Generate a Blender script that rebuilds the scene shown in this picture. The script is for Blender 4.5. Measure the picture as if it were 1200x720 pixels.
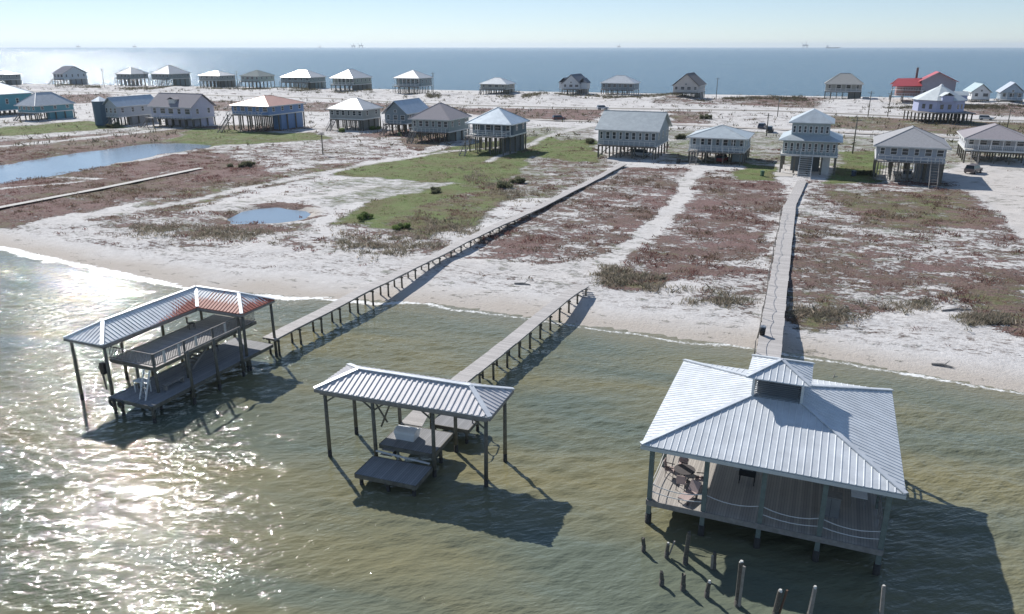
import bpy, bmesh, math, random
import numpy as np
from mathutils import Vector, Matrix
random.seed(7); rng = np.random.default_rng(7)
S = bpy.context.scene
for o in list(bpy.data.objects): bpy.data.objects.remove(o)
C = S.collection
R = math.radians

# ------------------------------------------------------------------ camera, sky, sun, exposure
H = 25.0; F = 900.0; PITCH = math.atan(305/900)
cam = bpy.data.cameras.new('camera'); co = bpy.data.objects.new('camera', cam); C.objects.link(co)
co.location = (0, 0, H); co.rotation_euler = (math.pi/2 - PITCH, 0, 0)
cam.sensor_width = 36; cam.lens = 36*F/1200; cam.clip_start = 0.5; cam.clip_end = 60000
S.camera = co
SUN_AZ, SUN_EL = -31.0, 37.0
w = bpy.data.worlds.new('World'); S.world = w; w.use_nodes = True
nt = w.node_tree; bg = nt.nodes['Background']
sky = nt.nodes.new('ShaderNodeTexSky'); sky.sky_type = 'NISHITA'; sky.sun_disc = False
sky.sun_elevation = R(SUN_EL); sky.sun_rotation = R(SUN_AZ); sky.altitude = 0
sky.air_density = 0.7; sky.dust_density = 0.0; sky.ozone_density = 4.0
gm = nt.nodes.new('ShaderNodeGamma'); gm.inputs[1].default_value = .72   # hazy day: evens out horizon and zenith
nt.links.new(sky.outputs[0], gm.inputs[0]); nt.links.new(gm.outputs[0], bg.inputs[0]); bg.inputs[1].default_value = 0.135
sd = Vector((math.sin(R(SUN_AZ))*math.cos(R(SUN_EL)), math.cos(R(SUN_AZ))*math.cos(R(SUN_EL)), math.sin(R(SUN_EL))))
sl = bpy.data.lights.new('sun', 'SUN'); sl.energy = 4.0; sl.angle = R(0.53); sl.color = (1, .965, .92)
so = bpy.data.objects.new('sun', sl); C.objects.link(so); so.rotation_euler = sd.to_track_quat('Z', 'Y').to_euler()
S.view_settings.view_transform = 'Standard'; S.view_settings.look = 'None'
S.view_settings.exposure = 0.5; S.view_settings.gamma = 1
S.render.engine = 'CYCLES'; S.cycles.volume_bounces = 0

# ------------------------------------------------------------------ measuring: a pixel of the photo to a point at height z
def g(x, y, z=0.0):
    u = (x-600)/F; v = (y-360)/F
    dy = math.cos(PITCH)-v*math.sin(PITCH); dz = -math.sin(PITCH)-v*math.cos(PITCH)
    t = (z-H)/dz
    return (u*t, dy*t)
def hgt(D, y):
    v = (y-360)/F
    dy = math.cos(PITCH)-v*math.sin(PITCH); dz = -math.sin(PITCH)-v*math.cos(PITCH)
    return H+dz*D/dy
def prx(X, Y, Z):
    d = Z-H; zc = Y*math.cos(PITCH)-d*math.sin(PITCH)
    return 600+F*X/zc

# ------------------------------------------------------------------ materials
MATS = {}
def nodes(name):
    m = bpy.data.materials.new(name); m.use_nodes = True
    n = m.node_tree.nodes; l = m.node_tree.links
    return m, n, l, n['Principled BSDF']
def paint(name, col, rough=.6, metal=0.0, var=.12, scale=1.5, bump=0.0, spec=.5, col2=None, stretch=None):
    if name in MATS: return MATS[name]
    m, n, l, b = nodes(name)
    tc = n.new('ShaderNodeTexCoord'); nz = n.new('ShaderNodeTexNoise'); nz.inputs['Scale'].default_value = scale
    nz.inputs['Detail'].default_value = 6; nz.inputs['Roughness'].default_value = .65
    if stretch:
        mp = n.new('ShaderNodeMapping'); mp.inputs['Scale'].default_value = stretch
        l.new(tc.outputs['Object'], mp.inputs[0]); l.new(mp.outputs[0], nz.inputs['Vector'])
    else: l.new(tc.outputs['Object'], nz.inputs['Vector'])
    r = n.new('ShaderNodeValToRGB'); r.color_ramp.elements[0].position = .3; r.color_ramp.elements[1].position = .7
    c2 = col2 or tuple(min(1, c*(1+var)) for c in col); c1 = tuple(c*(1-var) for c in col)
    r.color_ramp.elements[0].color = (*c1, 1); r.color_ramp.elements[1].color = (*c2, 1)
    l.new(nz.outputs['Fac'], r.inputs[0]); l.new(r.outputs[0], b.inputs['Base Color'])
    b.inputs['Roughness'].default_value = rough; b.inputs['Metallic'].default_value = metal
    b.inputs['Specular IOR Level'].default_value = spec
    if bump:
        bp = n.new('ShaderNodeBump'); bp.inputs['Strength'].default_value = .6; bp.inputs['Distance'].default_value = bump
        l.new(nz.outputs['Fac'], bp.inputs['Height']); l.new(bp.outputs[0], b.inputs['Normal'])
    MATS[name] = m; return m
def planks(name, col, size=.15, axis=1, var=.22):
    """weathered boards: one tone per board, dark gaps, grain"""
    if name in MATS: return MATS[name]
    m, n, l, b = nodes(name)
    tc = n.new('ShaderNodeTexCoord'); sp = n.new('ShaderNodeSeparateXYZ'); l.new(tc.outputs['Object'], sp.inputs[0])
    dv = n.new('ShaderNodeMath'); dv.operation = 'DIVIDE'; dv.inputs[1].default_value = size; l.new(sp.outputs[axis], dv.inputs[0])
    fl = n.new('ShaderNodeMath'); fl.operation = 'FLOOR'; l.new(dv.outputs[0], fl.inputs[0])
    fr = n.new('ShaderNodeMath'); fr.operation = 'FRACT'; l.new(dv.outputs[0], fr.inputs[0])
    wn = n.new('ShaderNodeTexWhiteNoise'); wn.noise_dimensions = '1D'; l.new(fl.outputs[0], wn.inputs['W'])
    nz = n.new('ShaderNodeTexNoise'); nz.inputs['Scale'].default_value = 1.1; nz.inputs['Detail'].default_value = 8; nz.inputs['Roughness'].default_value = .7
    l.new(tc.outputs['Object'], nz.inputs['Vector'])
    ad = n.new('ShaderNodeMath'); ad.operation = 'ADD'; l.new(wn.outputs['Value'], ad.inputs[0]); l.new(nz.outputs['Fac'], ad.inputs[1])
    mr = n.new('ShaderNodeMapRange'); mr.inputs['From Min'].default_value = .2; mr.inputs['From Max'].default_value = 1.7
    mr.inputs['To Min'].default_value = 1-var; mr.inputs['To Max'].default_value = 1+var; l.new(ad.outputs[0], mr.inputs[0])
    gp = n.new('ShaderNodeMath'); gp.operation = 'GREATER_THAN'; gp.inputs[1].default_value = .08; l.new(fr.outputs[0], gp.inputs[0])
    gm = n.new('ShaderNodeMapRange'); gm.inputs['To Min'].default_value = .35; l.new(gp.outputs[0], gm.inputs[0])
    mu = n.new('ShaderNodeMath'); mu.operation = 'MULTIPLY'; l.new(mr.outputs[0], mu.inputs[0]); l.new(gm.outputs[0], mu.inputs[1])
    vm = n.new('ShaderNodeVectorMath'); vm.operation = 'SCALE'; vm.inputs[0].default_value = col; l.new(mu.outputs[0], vm.inputs['Scale'])
    l.new(vm.outputs[0], b.inputs['Base Color']); b.inputs['Roughness'].default_value = .8; b.inputs['Specular IOR Level'].default_value = .25
    MATS[name] = m; return m
def roof_mat(name, col, rough=.38, metal=.35, rust=None):
    """sheet metal roof: faint panel tones, stains that run down"""
    if name in MATS: return MATS[name]
    m, n, l, b = nodes(name)
    tc = n.new('ShaderNodeTexCoord')
    nz = n.new('ShaderNodeTexNoise'); nz.inputs['Scale'].default_value = .9; nz.inputs['Detail'].default_value = 9; nz.inputs['Roughness'].default_value = .7
    l.new(tc.outputs['Object'], nz.inputs['Vector'])
    r = n.new('ShaderNodeValToRGB'); r.color_ramp.elements[0].position = .28; r.color_ramp.elements[1].position = .72
    r.color_ramp.elements[0].color = (*[c*.78 for c in col], 1); r.color_ramp.elements[1].color = (*[min(1, c*1.08) for c in col], 1)
    l.new(nz.outputs['Fac'], r.inputs[0]); out = r.outputs[0]
    if rust:
        at = n.new('ShaderNodeAttribute'); at.attribute_name = 'rust'
        n2 = n.new('ShaderNodeTexNoise'); n2.inputs['Scale'].default_value = 1.0; n2.inputs['Detail'].default_value = 4
        mpr = n.new('ShaderNodeVectorMath'); mpr.operation = 'DOT_PRODUCT'; mpr.inputs[1].default_value = (8, 8, 0); l.new(tc.outputs['Object'], mpr.inputs[0])
        cx = n.new('ShaderNodeCombineXYZ'); l.new(mpr.outputs['Value'], cx.inputs[0]); l.new(cx.outputs[0], n2.inputs['Vector'])
        a = n.new('ShaderNodeMath'); a.operation = 'MULTIPLY_ADD'; a.inputs[1].default_value = 1.25; l.new(at.outputs['Fac'], a.inputs[0]); l.new(n2.outputs['Fac'], a.inputs[2])
        mr = n.new('ShaderNodeMapRange'); mr.inputs['From Min'].default_value = 1.08; mr.inputs['From Max'].default_value = 1.24; l.new(a.outputs[0], mr.inputs[0])
        mx = n.new('ShaderNodeMix'); mx.data_type = 'RGBA'; mx.inputs['B'].default_value = (*rust, 1)
        l.new(mr.outputs[0], mx.inputs['Factor']); l.new(out, mx.inputs['A']); out = mx.outputs['Result']
    l.new(out, b.inputs['Base Color'])
    b.inputs['Metallic'].default_value = metal
    rr = n.new('ShaderNodeMapRange'); rr.inputs['To Min'].default_value = rough-.06; rr.inputs['To Max'].default_value = rough+.12
    l.new(nz.outputs['Fac'], rr.inputs[0]); l.new(rr.outputs[0], b.inputs['Roughness'])
    MATS[name] = m; return m

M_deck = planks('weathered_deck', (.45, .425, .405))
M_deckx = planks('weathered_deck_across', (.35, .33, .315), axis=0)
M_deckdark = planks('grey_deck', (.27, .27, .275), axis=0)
M_wood = paint('weathered_wood', (.27, .25, .23), .85, var=.25, scale=3)
M_pile = paint('treated_pile', (.15, .14, .115), .85, var=.35, scale=2.5, bump=.02)
M_pile_g = paint('green_grey_post', (.17, .20, .18), .8, var=.22, scale=2.5)
M_wet = paint('wet_barnacled_wood', (.035, .03, .025), .55, var=.4, scale=8, bump=.03)
M_black = paint('black_plastic', (.02, .02, .022), .5)
M_white = paint('white_paint', (.74, .74, .73), .45, var=.06)
M_offwhite = paint('off_white_trim', (.62, .62, .60), .55, var=.08)
M_rope = paint('old_rope', (.16, .14, .12), .9)
M_glass = paint('window_glass', (.03, .045, .055), .08, var=.3, spec=.8)
M_metal = paint('dull_metal', (.35, .36, .37), .4, .6)

# ------------------------------------------------------------------ mesh helpers
class MB:
    def __init__(s): s.v = []; s.f = []
    def face(s, pts):
        i = len(s.v); s.v += [tuple(p) for p in pts]; s.f.append(tuple(range(i, i+len(pts)))); return s
    def hexa(s, b, t):
        i = len(s.v); s.v += [tuple(p) for p in b]+[tuple(p) for p in t]; n = len(b)
        s.f.append(tuple(i+k for k in reversed(range(n)))); s.f.append(tuple(i+n+k for k in range(n)))
        for k in range(n): s.f.append((i+k, i+(k+1) % n, i+n+(k+1) % n, i+n+k))
        return s
    def box(s, x0, x1, y0, y1, z0, z1):
        if x0 > x1: x0, x1 = x1, x0
        if y0 > y1: y0, y1 = y1, y0
        return s.hexa([(x0, y0, z0), (x1, y0, z0), (x1, y1, z0), (x0, y1, z0)], [(x0, y0, z1), (x1, y0, z1), (x1, y1, z1), (x0, y1, z1)])
    def tube(s, p0, p1, r0, r1=None, n=8, cap=True):
        r1 = r0 if r1 is None else r1
        p0 = Vector(p0); p1 = Vector(p1); d = (p1-p0).normalized()
        a = d.orthogonal().normalized(); b = d.cross(a)
        B = [p0+(a*math.cos(2*math.pi*k/n)+b*math.sin(2*math.pi*k/n))*r0 for k in range(n)]
        T = [p1+(a*math.cos(2*math.pi*k/n)+b*math.sin(2*math.pi*k/n))*r1 for k in range(n)]
        return s.hexa(B, T)
    def beam(s, p0, p1, w, h):
        """rectangular bar, w across (horizontal), h up"""
        p0 = Vector(p0); p1 = Vector(p1); d = (p1-p0).normalized()
        up = Vector((0, 0, 1)) if abs(d.z) < .95 else Vector((0, 1, 0))
        a = d.cross(up).normalized(); b = a.cross(d).normalized()
        q = [(-1, -1), (1, -1), (1, 1), (-1, 1)]
        return s.hexa([p0+a*(i*w/2)+b*(j*h/2) for i, j in q], [p1+a*(i*w/2)+b*(j*h/2) for i, j in q])
    def slab(s, pts, th):
        return s.hexa([(p[0], p[1], p[2]-th) for p in pts], [tuple(p) for p in pts])
    def build(s, name, mat, parent=None, smooth=False):
        me = bpy.data.meshes.new(name); me.from_pydata(s.v, [], s.f); me.update()
        if smooth: me.shade_smooth()
        o = bpy.data.objects.new(name, me); C.objects.link(o)
        me.materials.append(mat)
        if parent: o.parent = parent
        return o
def thing(name, label, cat, loc=(0, 0, 0), rz=0.0, group=None):
    o = bpy.data.objects.new(name, None); C.objects.link(o); o.location = loc; o.rotation_euler = (0, 0, rz)
    o.empty_display_size = .5
    return tag(o, label, cat, group)
def tag(o, label, cat, group=None):
    o['label'] = label; o['category'] = cat
    if group: o['group'] = group
    return o
def box(name, mat, parent, *a): return MB().box(*a).build(name, mat, parent)

# ------------------------------------------------------------------ noise for the ground and water
def vnoise(x, y, seed=0):
    x = np.asarray(x, float); y = np.asarray(y, float)
    xi = np.floor(x).astype(np.int64); yi = np.floor(y).astype(np.int64); fx = x-xi; fy = y-yi
    fx = fx*fx*(3-2*fx); fy = fy*fy*(3-2*fy)
    def h(a, b):
        n = (a*374761393 + b*668265263 + seed*974711) & 0xffffffff
        n = ((n ^ (n >> 13))*1274126177) & 0xffffffff
        return ((n ^ (n >> 16)) & 0xffff)/65535.0
    return (h(xi, yi)*(1-fx)+h(xi+1, yi)*fx)*(1-fy)+(h(xi, yi+1)*(1-fx)+h(xi+1, yi+1)*fx)*fy
def fbm(x, y, o=4, seed=0):
    s = 0; a = .5; t = 0
    for k in range(o): s = s+a*vnoise(x*2**k+17.3*k, y*2**k-9.1*k, seed+k); t += a; a *= .5
    return s/t

SHORE = [(-450, 235), (-150, 140), (-68, 99.2), (-51.8, 89.9), (-33.7, 79.5), (-21.5, 77), (-8.9, 75), (8, 67.9), (20.4, 63.0), (28.5, 59.3), (38.9, 53.2), (60, 45), (150, 10), (450, -100)]
GULF = [g(0, 98), g(540, 106), g(900, 112), g(1200, 116.5)]
GULF = [(-900, GULF[0][1]+135)]+GULF+[(900, GULF[-1][1]-160)]
sx_, sy_ = zip(*SHORE); gx_, gy_ = zip(*GULF)
def inland(X, Y): return (Y-np.interp(X, sx_, sy_))*.9
def to_gulf(X, Y): return (np.interp(X, gx_, gy_)-Y)*.95
GZ = .7
def poly(*p, z=GZ): return np.array([g(x, y, z) for x, y in p])
def inpoly(X, Y, P):
    r = np.zeros(X.shape, bool); n = len(P)
    for i in range(n):
        x0, y0 = P[i]; x1, y1 = P[(i+1) % n]
        c = ((y0 > Y) != (y1 > Y)) & (X < (x1-x0)*(Y-y0)/(y1-y0+1e-12)+x0); r ^= c
    return r
def bandmask(X, Y, pts, wd):
    """1 inside wd/2 of a polyline"""
    d = np.full(X.shape, 1e9)
    for (x0, y0), (x1, y1) in zip(pts[:-1], pts[1:]):
        L = (x1-x0)**2+(y1-y0)**2; t = np.clip(((X-x0)*(x1-x0)+(Y-y0)*(y1-y0))/L, 0, 1)
        d = np.minimum(d, np.hypot(X-x0-t*(x1-x0), Y-y0-t*(y1-y0)))
    return d < wd/2
# (heath, grass, tan) densities by region, painted in order; pixels only measure where the patches lie on the ground
REG = [
 # far dune belt between the road and the gulf beach
 (poly((-60, 99), (560, 109), (860, 113), (1260, 120), (1260, 137), (960, 131), (700, 125), (440, 118), (-60, 106)), (.33, .0, 0)),
 (poly((880, 113), (965, 114), (958, 127), (880, 124)), (.8, .1, 0)),
 (poly((780, 116), (880, 117), (880, 124), (760, 121)), (.6, .1, 0)),
 (poly((1120, 122), (1260, 126), (1260, 139), (1125, 134)), (.75, .2, 0)),
 # between the roads
 (poly((-60, 110), (55, 112), (128, 110), (140, 120), (60, 122), (-60, 120)), (.8, 0, 0)),
 (poly((240, 118), (460, 121), (540, 126), (540, 133), (240, 130)), (.75, .1, 0)),
 (poly((540, 127), (708, 128), (700, 142), (610, 140), (540, 133)), (.86, .05, 0)),
 (poly((785, 130), (830, 131), (828, 145), (785, 144)), (.8, .2, 0)),
 (poly((828, 131), (935, 132), (960, 150), (828, 147)), (.36, .0, 0)),
 (poly((935, 134), (1260, 146), (1260, 165), (1120, 158), (960, 150)), (.8, .35, 0)),
 # front row yards
 (poly((-60, 140), (600, 150), (600, 170), (-60, 185)), (.42, .1, 0)),
 (poly((600, 150), (700, 148), (700, 200), (600, 185)), (.5, .35, 0)),
 (poly((780, 150), (1260, 170), (1260, 190), (1120, 200), (780, 190)), (.45, .4, 0)),
 # left of the middle pier
 (poly((-60, 172), (0, 166), (250, 146), (370, 150), (250, 160), (120, 180), (-60, 200)), (.85, .2, 0)),
 (poly((-60, 155), (0, 150), (100, 142), (150, 146), (150, 150), (0, 160), (-60, 168)), (.2, .95, 0)),
 (poly((-60, 221), (0, 214), (250, 176), (500, 150), (560, 160), (470, 180), (230, 224), (0, 268), (-60, 280)), (.9, .15, 0)),
 (poly((250, 176), (360, 160), (470, 160), (480, 182), (330, 205), (280, 190)), (.5, .12, 0)),
 (poly((230, 150), (300, 155), (360, 156), (390, 162), (250, 172), (200, 166)), (.1, .8, .5)),
 (poly((110, 255), (220, 240), (360, 262), (370, 275), (250, 282), (120, 265)), (.62, .15, 0)),
 (poly((150, 235), (330, 203), (400, 190), (420, 196), (260, 232), (160, 250)), (.7, .35, 0)),
 (poly((0, 262), (540, 285), (540, 300), (200, 290), (0, 275)), (.38, .0, 0)),
 # green field with the olive strip
 (poly((378, 208), (530, 172), (640, 158), (660, 170), (640, 200), (560, 245), (500, 275), (380, 265), (440, 232), (540, 212), (420, 208)), (.45, .85, 0)),
 (poly((400, 207), (540, 176), (625, 182), (600, 205), (540, 214)), (.15, 1.1, 0)),
 (poly((405, 248), (470, 226), (530, 214), (520, 225), (470, 245), (410, 262)), (.0, 1.1, 0)),
 (poly((455, 250), (560, 222), (600, 208), (640, 215), (560, 262), (500, 280), (440, 270)), (.85, .55, 0)),
 (poly((360, 215), (430, 208), (530, 214), (450, 232), (380, 244)), (.08, .3, 0)),
 (poly((395, 262), (470, 268), (540, 282), (530, 300), (440, 290), (400, 280)), (.55, .1, 0)),
 (poly((600, 200), (640, 178), (700, 178), (720, 195), (640, 232), (600, 235)), (.6, .3, 0)),
 (poly((632, 168), (695, 162), (696, 190), (640, 186)), (.2, 1.1, 0)),
 # heath between the left pier and the right pier
 (poly((545, 300), (640, 240), (735, 196), (905, 200), (918, 230), (890, 345), (870, 365), (790, 332), (700, 322), (560, 322)), (.68, .08, 0)),
 (poly((700, 316), (745, 318), (775, 330), (735, 340), (700, 332)), (.9, .35, 0)),
 (poly((745, 235), (800, 210), (905, 215), (880, 330), (800, 320), (750, 300)), (.74, .05, 0)),
 (poly((860, 192), (908, 196), (908, 213), (870, 210)), (.1, 1.1, 0)),
 (poly((800, 335), (880, 345), (875, 362), (800, 352)), (.6, .2, 0)),
 # right of the right pier
 (poly((940, 212), (1140, 214), (1215, 300), (1230, 400), (1080, 352), (925, 365), (900, 365)), (.60, .15, 0)),
 (poly((970, 225), (1130, 222), (1170, 262), (1100, 270), (1000, 265)), (.8, .35, 0)),
 (poly((905, 300), (1200, 312), (1210, 360), (1100, 335), (905, 340)), (.74, .1, 0)),
 (poly((1120, 345), (1240, 352), (1240, 400), (1150, 385)), (.8, .3, 0)),
 (poly((920, 352), (1000, 350), (1060, 360), (960, 378), (920, 372)), (.6, .2, 0)),
 (poly((985, 178), (1030, 178), (1035, 214), (960, 216), (985, 200)), (.15, 1.0, 0)),
]
CLEAR = [  # bare sand tracks
 ([g(815, 200, GZ), g(790, 245, GZ), g(745, 285, GZ), g(700, 312, GZ), g(650, 335, GZ)], 2.6),
 ([g(560, 310, GZ), g(640, 318, GZ), g(700, 310, GZ)], 5.0),
 ([g(0, 172, GZ), g(120, 160, GZ), g(230, 148, GZ), g(360, 143, GZ)], 4.0),
 ([g(690, 147, GZ), g(640, 160, GZ), g(605, 176, GZ), g(570, 190, GZ)], 2.6),
 ([g(600, 172, GZ), g(520, 178, GZ), g(440, 192, GZ), g(330, 212, GZ), g(200, 240, GZ), g(100, 255, GZ)], 2.2),
 ([g(430, 218, GZ), g(380, 228, GZ), g(330, 230, GZ), g(240, 245, GZ)], 5.0),
 ([g(0, 204, GZ), g(120, 210, GZ), g(0, 222, GZ)], 1.0),
]
DRIVE = poly((1128, 190), (1260, 190), (1260, 300), (1200, 286), (1160, 240), (1110, 205))
ROAD = [g(x, y, GZ) for x, y in ((-700, 101), (0, 106.5), (125, 108.5), (250, 112), (385, 115.5), (445, 119), (540, 123.5), (700, 127), (900, 130), (1000, 134), (1140, 140.5), (1260, 143))]
ROAD2 = [g(x, y, GZ) for x, y in ((600, 140), (700, 143), (800, 147), (980, 155.5), (1100, 161), (1260, 168))]

def paintmap(X, Y):
    wx = X+(fbm(X*.12, Y*.12, 4, 3)-.5)*7; wy = Y+(fbm(X*.12+50, Y*.12, 4, 9)-.5)*7
    he = np.full(X.shape, .0); gr = np.zeros(X.shape); tn = np.zeros(X.shape)
    d = inland(wx, wy); dg = to_gulf(wx, wy)
    he += np.clip((d-7)/14, 0, 1)*.3*(dg > 25)
    for P, (a, b, c) in REG:
        m = inpoly(wx, wy, P); he[m] = a; gr[m] = b; tn[m] = c
    for pts, wd in CLEAR:
        m = bandmask(X+(wx-X)*.25, Y+(wy-Y)*.25, pts, wd); he[m] = 0; gr[m] = .12; tn[m] = .15
    m = inpoly(X+(wx-X)*.3, Y+(wy-Y)*.3, DRIVE); he[m] = 0; gr[m] = .05; tn[m] = .45
    m = bandmask(X, Y, ROAD, 13) | bandmask(X, Y, ROAD2, 6); he[m] *= .15; gr[m] *= .2
    m = dg < 22; he[m] = 0; gr[m] = 0
    m = d < 6; he[m] = 0; gr[m] = 0
    return he, gr, tn
def gheight(X, Y):
    d = inland(X, Y); dg = to_gulf(X, Y)
    z = np.clip(d*.055, -1.6, GZ)
    z = np.where(dg < 40, np.minimum(z, np.clip(dg*.05, -1.6, GZ)), z)
    rd = bandmask(X, Y, ROAD, 22)
    dune = np.clip((90-dg)/25, 0, 1)*np.clip((dg-22)/18, 0, 1)
    z = z+dune*(~rd)*np.clip(fbm(X*.05, Y*.05, 3, 21)-.42, 0, 1)*4.5
    z = z+np.clip(d-4, 0, 6)/6*(dg > 100)*(fbm(X*.25, Y*.25, 3, 5)-.5)*.35*(~rd)
    return z

def grid_mesh(name, xs, ys, z, attrs, mat):
    X, Y = np.meshgrid(xs, ys); nx, ny = len(xs), len(ys)
    me = bpy.data.meshes.new(name); nv = nx*ny
    me.vertices.add(nv); me.vertices.foreach_set('co', np.stack([X, Y, z], -1).astype(np.float32).ravel())
    i = np.arange(nx-1)[None, :]+np.arange(ny-1)[:, None]*nx
    q = np.stack([i, i+1, i+nx+1, i+nx], -1).reshape(-1)
    nf = (nx-1)*(ny-1); me.loops.add(nf*4); me.loops.foreach_set('vertex_index', q.astype(np.int32))
    me.polygons.add(nf); me.polygons.foreach_set('loop_start', (np.arange(nf)*4).astype(np.int32))
    me.update(calc_edges=True); me.shade_smooth()
    for k, a in attrs.items():
        at = me.attributes.new(k, 'FLOAT', 'POINT'); at.data.foreach_set('value', np.asarray(a, np.float32).ravel())
    o = bpy.data.objects.new(name, me); C.objects.link(o); me.materials.append(mat); o['kind'] = 'structure'
    return o

# ------------------------------------------------------------------ ground
def ground_material():
    m, n, l, b = nodes('sand_and_heath')
    geo = n.new('ShaderNodeNewGeometry')
    def noise(sc, det=6, ro=.65, vec=None):
        z = n.new('ShaderNodeTexNoise'); z.inputs['Scale'].default_value = sc; z.inputs['Detail'].default_value = det; z.inputs['Roughness'].default_value = ro
        l.new(vec or geo.outputs['Position'], z.inputs['Vector']); return z.outputs['Fac']
    def math_(op, a, b_=None, c=None):
        q = n.new('ShaderNodeMath'); q.operation = op
        for k, v in enumerate((a, b_, c)):
            if v is None: continue
            if isinstance(v, (int, float)): q.inputs[k].default_value = v
            else: l.new(v, q.inputs[k])
        return q.outputs[0]
    def mr(v, a, b_, c=0, d=1):
        q = n.new('ShaderNodeMapRange'); l.new(v, q.inputs[0])
        for k, x in zip(('From Min', 'From Max', 'To Min', 'To Max'), (a, b_, c, d)): q.inputs[k].default_value = x
        return q.outputs[0]
    def mix(f, a, b_):
        q = n.new('ShaderNodeMix'); q.data_type = 'RGBA'; l.new(f, q.inputs['Factor'])
        for k, v in (('A', a), ('B', b_)):
            if isinstance(v, tuple): q.inputs[k].default_value = (*v, 1)
            else: l.new(v, q.inputs[k])
        return q.outputs['Result']
    def att(k):
        q = n.new('ShaderNodeAttribute'); q.attribute_name = k; return q.outputs['Fac']
    # patches drawn out parallel to the shore
    mp = n.new('ShaderNodeMapping'); mp.vector_type = 'TEXTURE'; mp.inputs['Rotation'].default_value = (0, 0, R(-20)); mp.inputs['Scale'].default_value = (1.5, .8, 1)
    l.new(geo.outputs['Position'], mp.inputs[0])
    patch = noise(.17, 11, .76, mp.outputs[0])
    fine = noise(3.0, 6, .7); mid = noise(.9, 6, .7); big = noise(.06, 4)
    sand = mix(mr(mid, .3, .7), (.52, .503, .485), (.68, .66, .64))
    sand = mix(mr(fine, .45, .75, 0, .35), sand, (.42, .37, .34))
    sand = mix(att('wet'), sand, (.46, .41, .355))
    # weed lines on the beach
    wr = math_('MULTIPLY', att('wrack'), mr(noise(1.6, 5, .8, mp.outputs[0]), .50, .60)); sand = mix(wr, sand, (.13, .10, .085))
    sand = mix(math_('MULTIPLY', att('tan'), .8), sand, (.44, .385, .33))
    heathc = mix(mr(noise(.5, 6, .75), .35, .65), (.165, .078, .072), (.130, .10, .072))
    heathc = mix(mr(fine, .35, .7), heathc, (.25, .18, .165))
    vf = noise(7.5, 5, .8); heathc = mix(mr(vf, .40, .62), heathc, (.30, .20, .185)); heathc = mix(mr(noise(2.6, 5, .75), .52, .62, 0, .75), heathc, (.075, .042, .042)); heathc = mix(mr(big, .42, .6, 0, .4), heathc, (.11, .10, .065))
    grassc = mix(mr(mid, .3, .7), (.08, .155, .03), (.15, .205, .065))
    grassc = mix(mr(noise(7.5, 5, .8), .42, .62, 0, .7), grassc, (.25, .26, .14)); grassc = mix(mr(fine, .4, .8, 0, .5), grassc, (.24, .22, .12))
    cov = math_('ADD', mr(patch, .28, .72), math_('MULTIPLY', math_('SUBTRACT', fine, .5), .45))
    cov = math_('ADD', cov, math_('MULTIPLY', math_('SUBTRACT', mid, .5), 1.5)); cov = math_('ADD', cov, math_('MULTIPLY', math_('SUBTRACT', noise(2.1, 4, .7, mp.outputs[0]), .5), 1.1)); hm = mr(math_('ADD', cov, att('heath')), 1.02, 1.16)
    gcov = math_('ADD', mr(noise(.7, 8, .7, mp.outputs[0]), .25, .75), math_('MULTIPLY', math_('SUBTRACT', fine, .5), .5))
    gcov = math_('ADD', gcov, math_('MULTIPLY', math_('SUBTRACT', big, .5), .8)); gm = mr(math_('ADD', gcov, att('grass')), .70, 1.15)
    col = mix(hm, sand, heathc)
    # grass above heath where both are there, thinned by heath density
    grassc = mix(mr(noise(.16, 5, .7), .42, .62, 0, .75), grassc, (.16, .125, .075)); col = mix(gm, col, grassc)
    l.new(col, b.inputs['Base Color']); b.inputs['Roughness'].default_value = .95; b.inputs['Specular IOR Level'].default_value = .15
    hb = math_('ADD', math_('MULTIPLY', fine, .5), math_('MULTIPLY', math_('MAXIMUM', hm, gm), math_('ADD', fine, .6)))
    bp = n.new('ShaderNodeBump'); bp.inputs['Strength'].default_value = .9; bp.inputs['Distance'].default_value = .22
    l.new(hb, bp.inputs['Height']); l.new(bp.outputs[0], b.inputs['Normal'])
    return m
xs = np.concatenate([np.arange(-560, -150, 4), np.arange(-150, -100, 2), np.arange(-100, 100, .7), np.arange(100, 160, 2), np.arange(160, 480, 4)])
ys = [38.0]
while ys[-1] < 640: ys.append(ys[-1]+(.65 if ys[-1] < 150 else .65+(ys[-1]-150)*.006))
ys = np.array(ys); X, Y = np.meshgrid(xs, ys)
he, gr, tn = paintmap(X, Y)
def blur(a):
    b = a.copy(); b[1:-1, 1:-1] = (a[1:-1, 1:-1]*2+a[:-2, 1:-1]+a[2:, 1:-1]+a[1:-1, :-2]+a[1:-1, 2:])/6; return b
for _ in range(2): he = blur(he); gr = blur(gr); tn = blur(tn)
Zg = gheight(X, Y); d = inland(X, Y)
def pond(Z, P, dep=.7):
    m = inpoly(X+(fbm(X*.25, Y*.25, 3, 14)-.5)*3, Y+(fbm(X*.25+9, Y*.25, 3, 15)-.5)*3, P).astype(float)
    for _ in range(3): m = blur(m)
    return Z-m*dep
POND1 = poly((-160, 222), (-60, 205), (0, 192), (100, 177), (170, 167.5), (205, 166.5), (246, 168.5), (238, 174), (190, 180), (100, 198), (0, 214), (-60, 225), (-160, 244))
POND2 = poly((264, 257), (278, 248), (300, 242.5), (325, 240.5), (350, 243), (365, 248), (360, 254), (335, 259), (300, 260.5), (275, 260.5))
Zg = pond(Zg, POND1); Zg = pond(Zg, POND2)
wn = fbm(X*.15, Y*.15, 3, 40)
wet = np.clip((6.0-d)/4.5+(wn-.5)*.8, 0, 1)*(d > -3)*.9
wet = np.maximum(wet, np.clip((12-to_gulf(X, Y))/6, 0, 1))
pm = np.zeros(X.shape)
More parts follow.
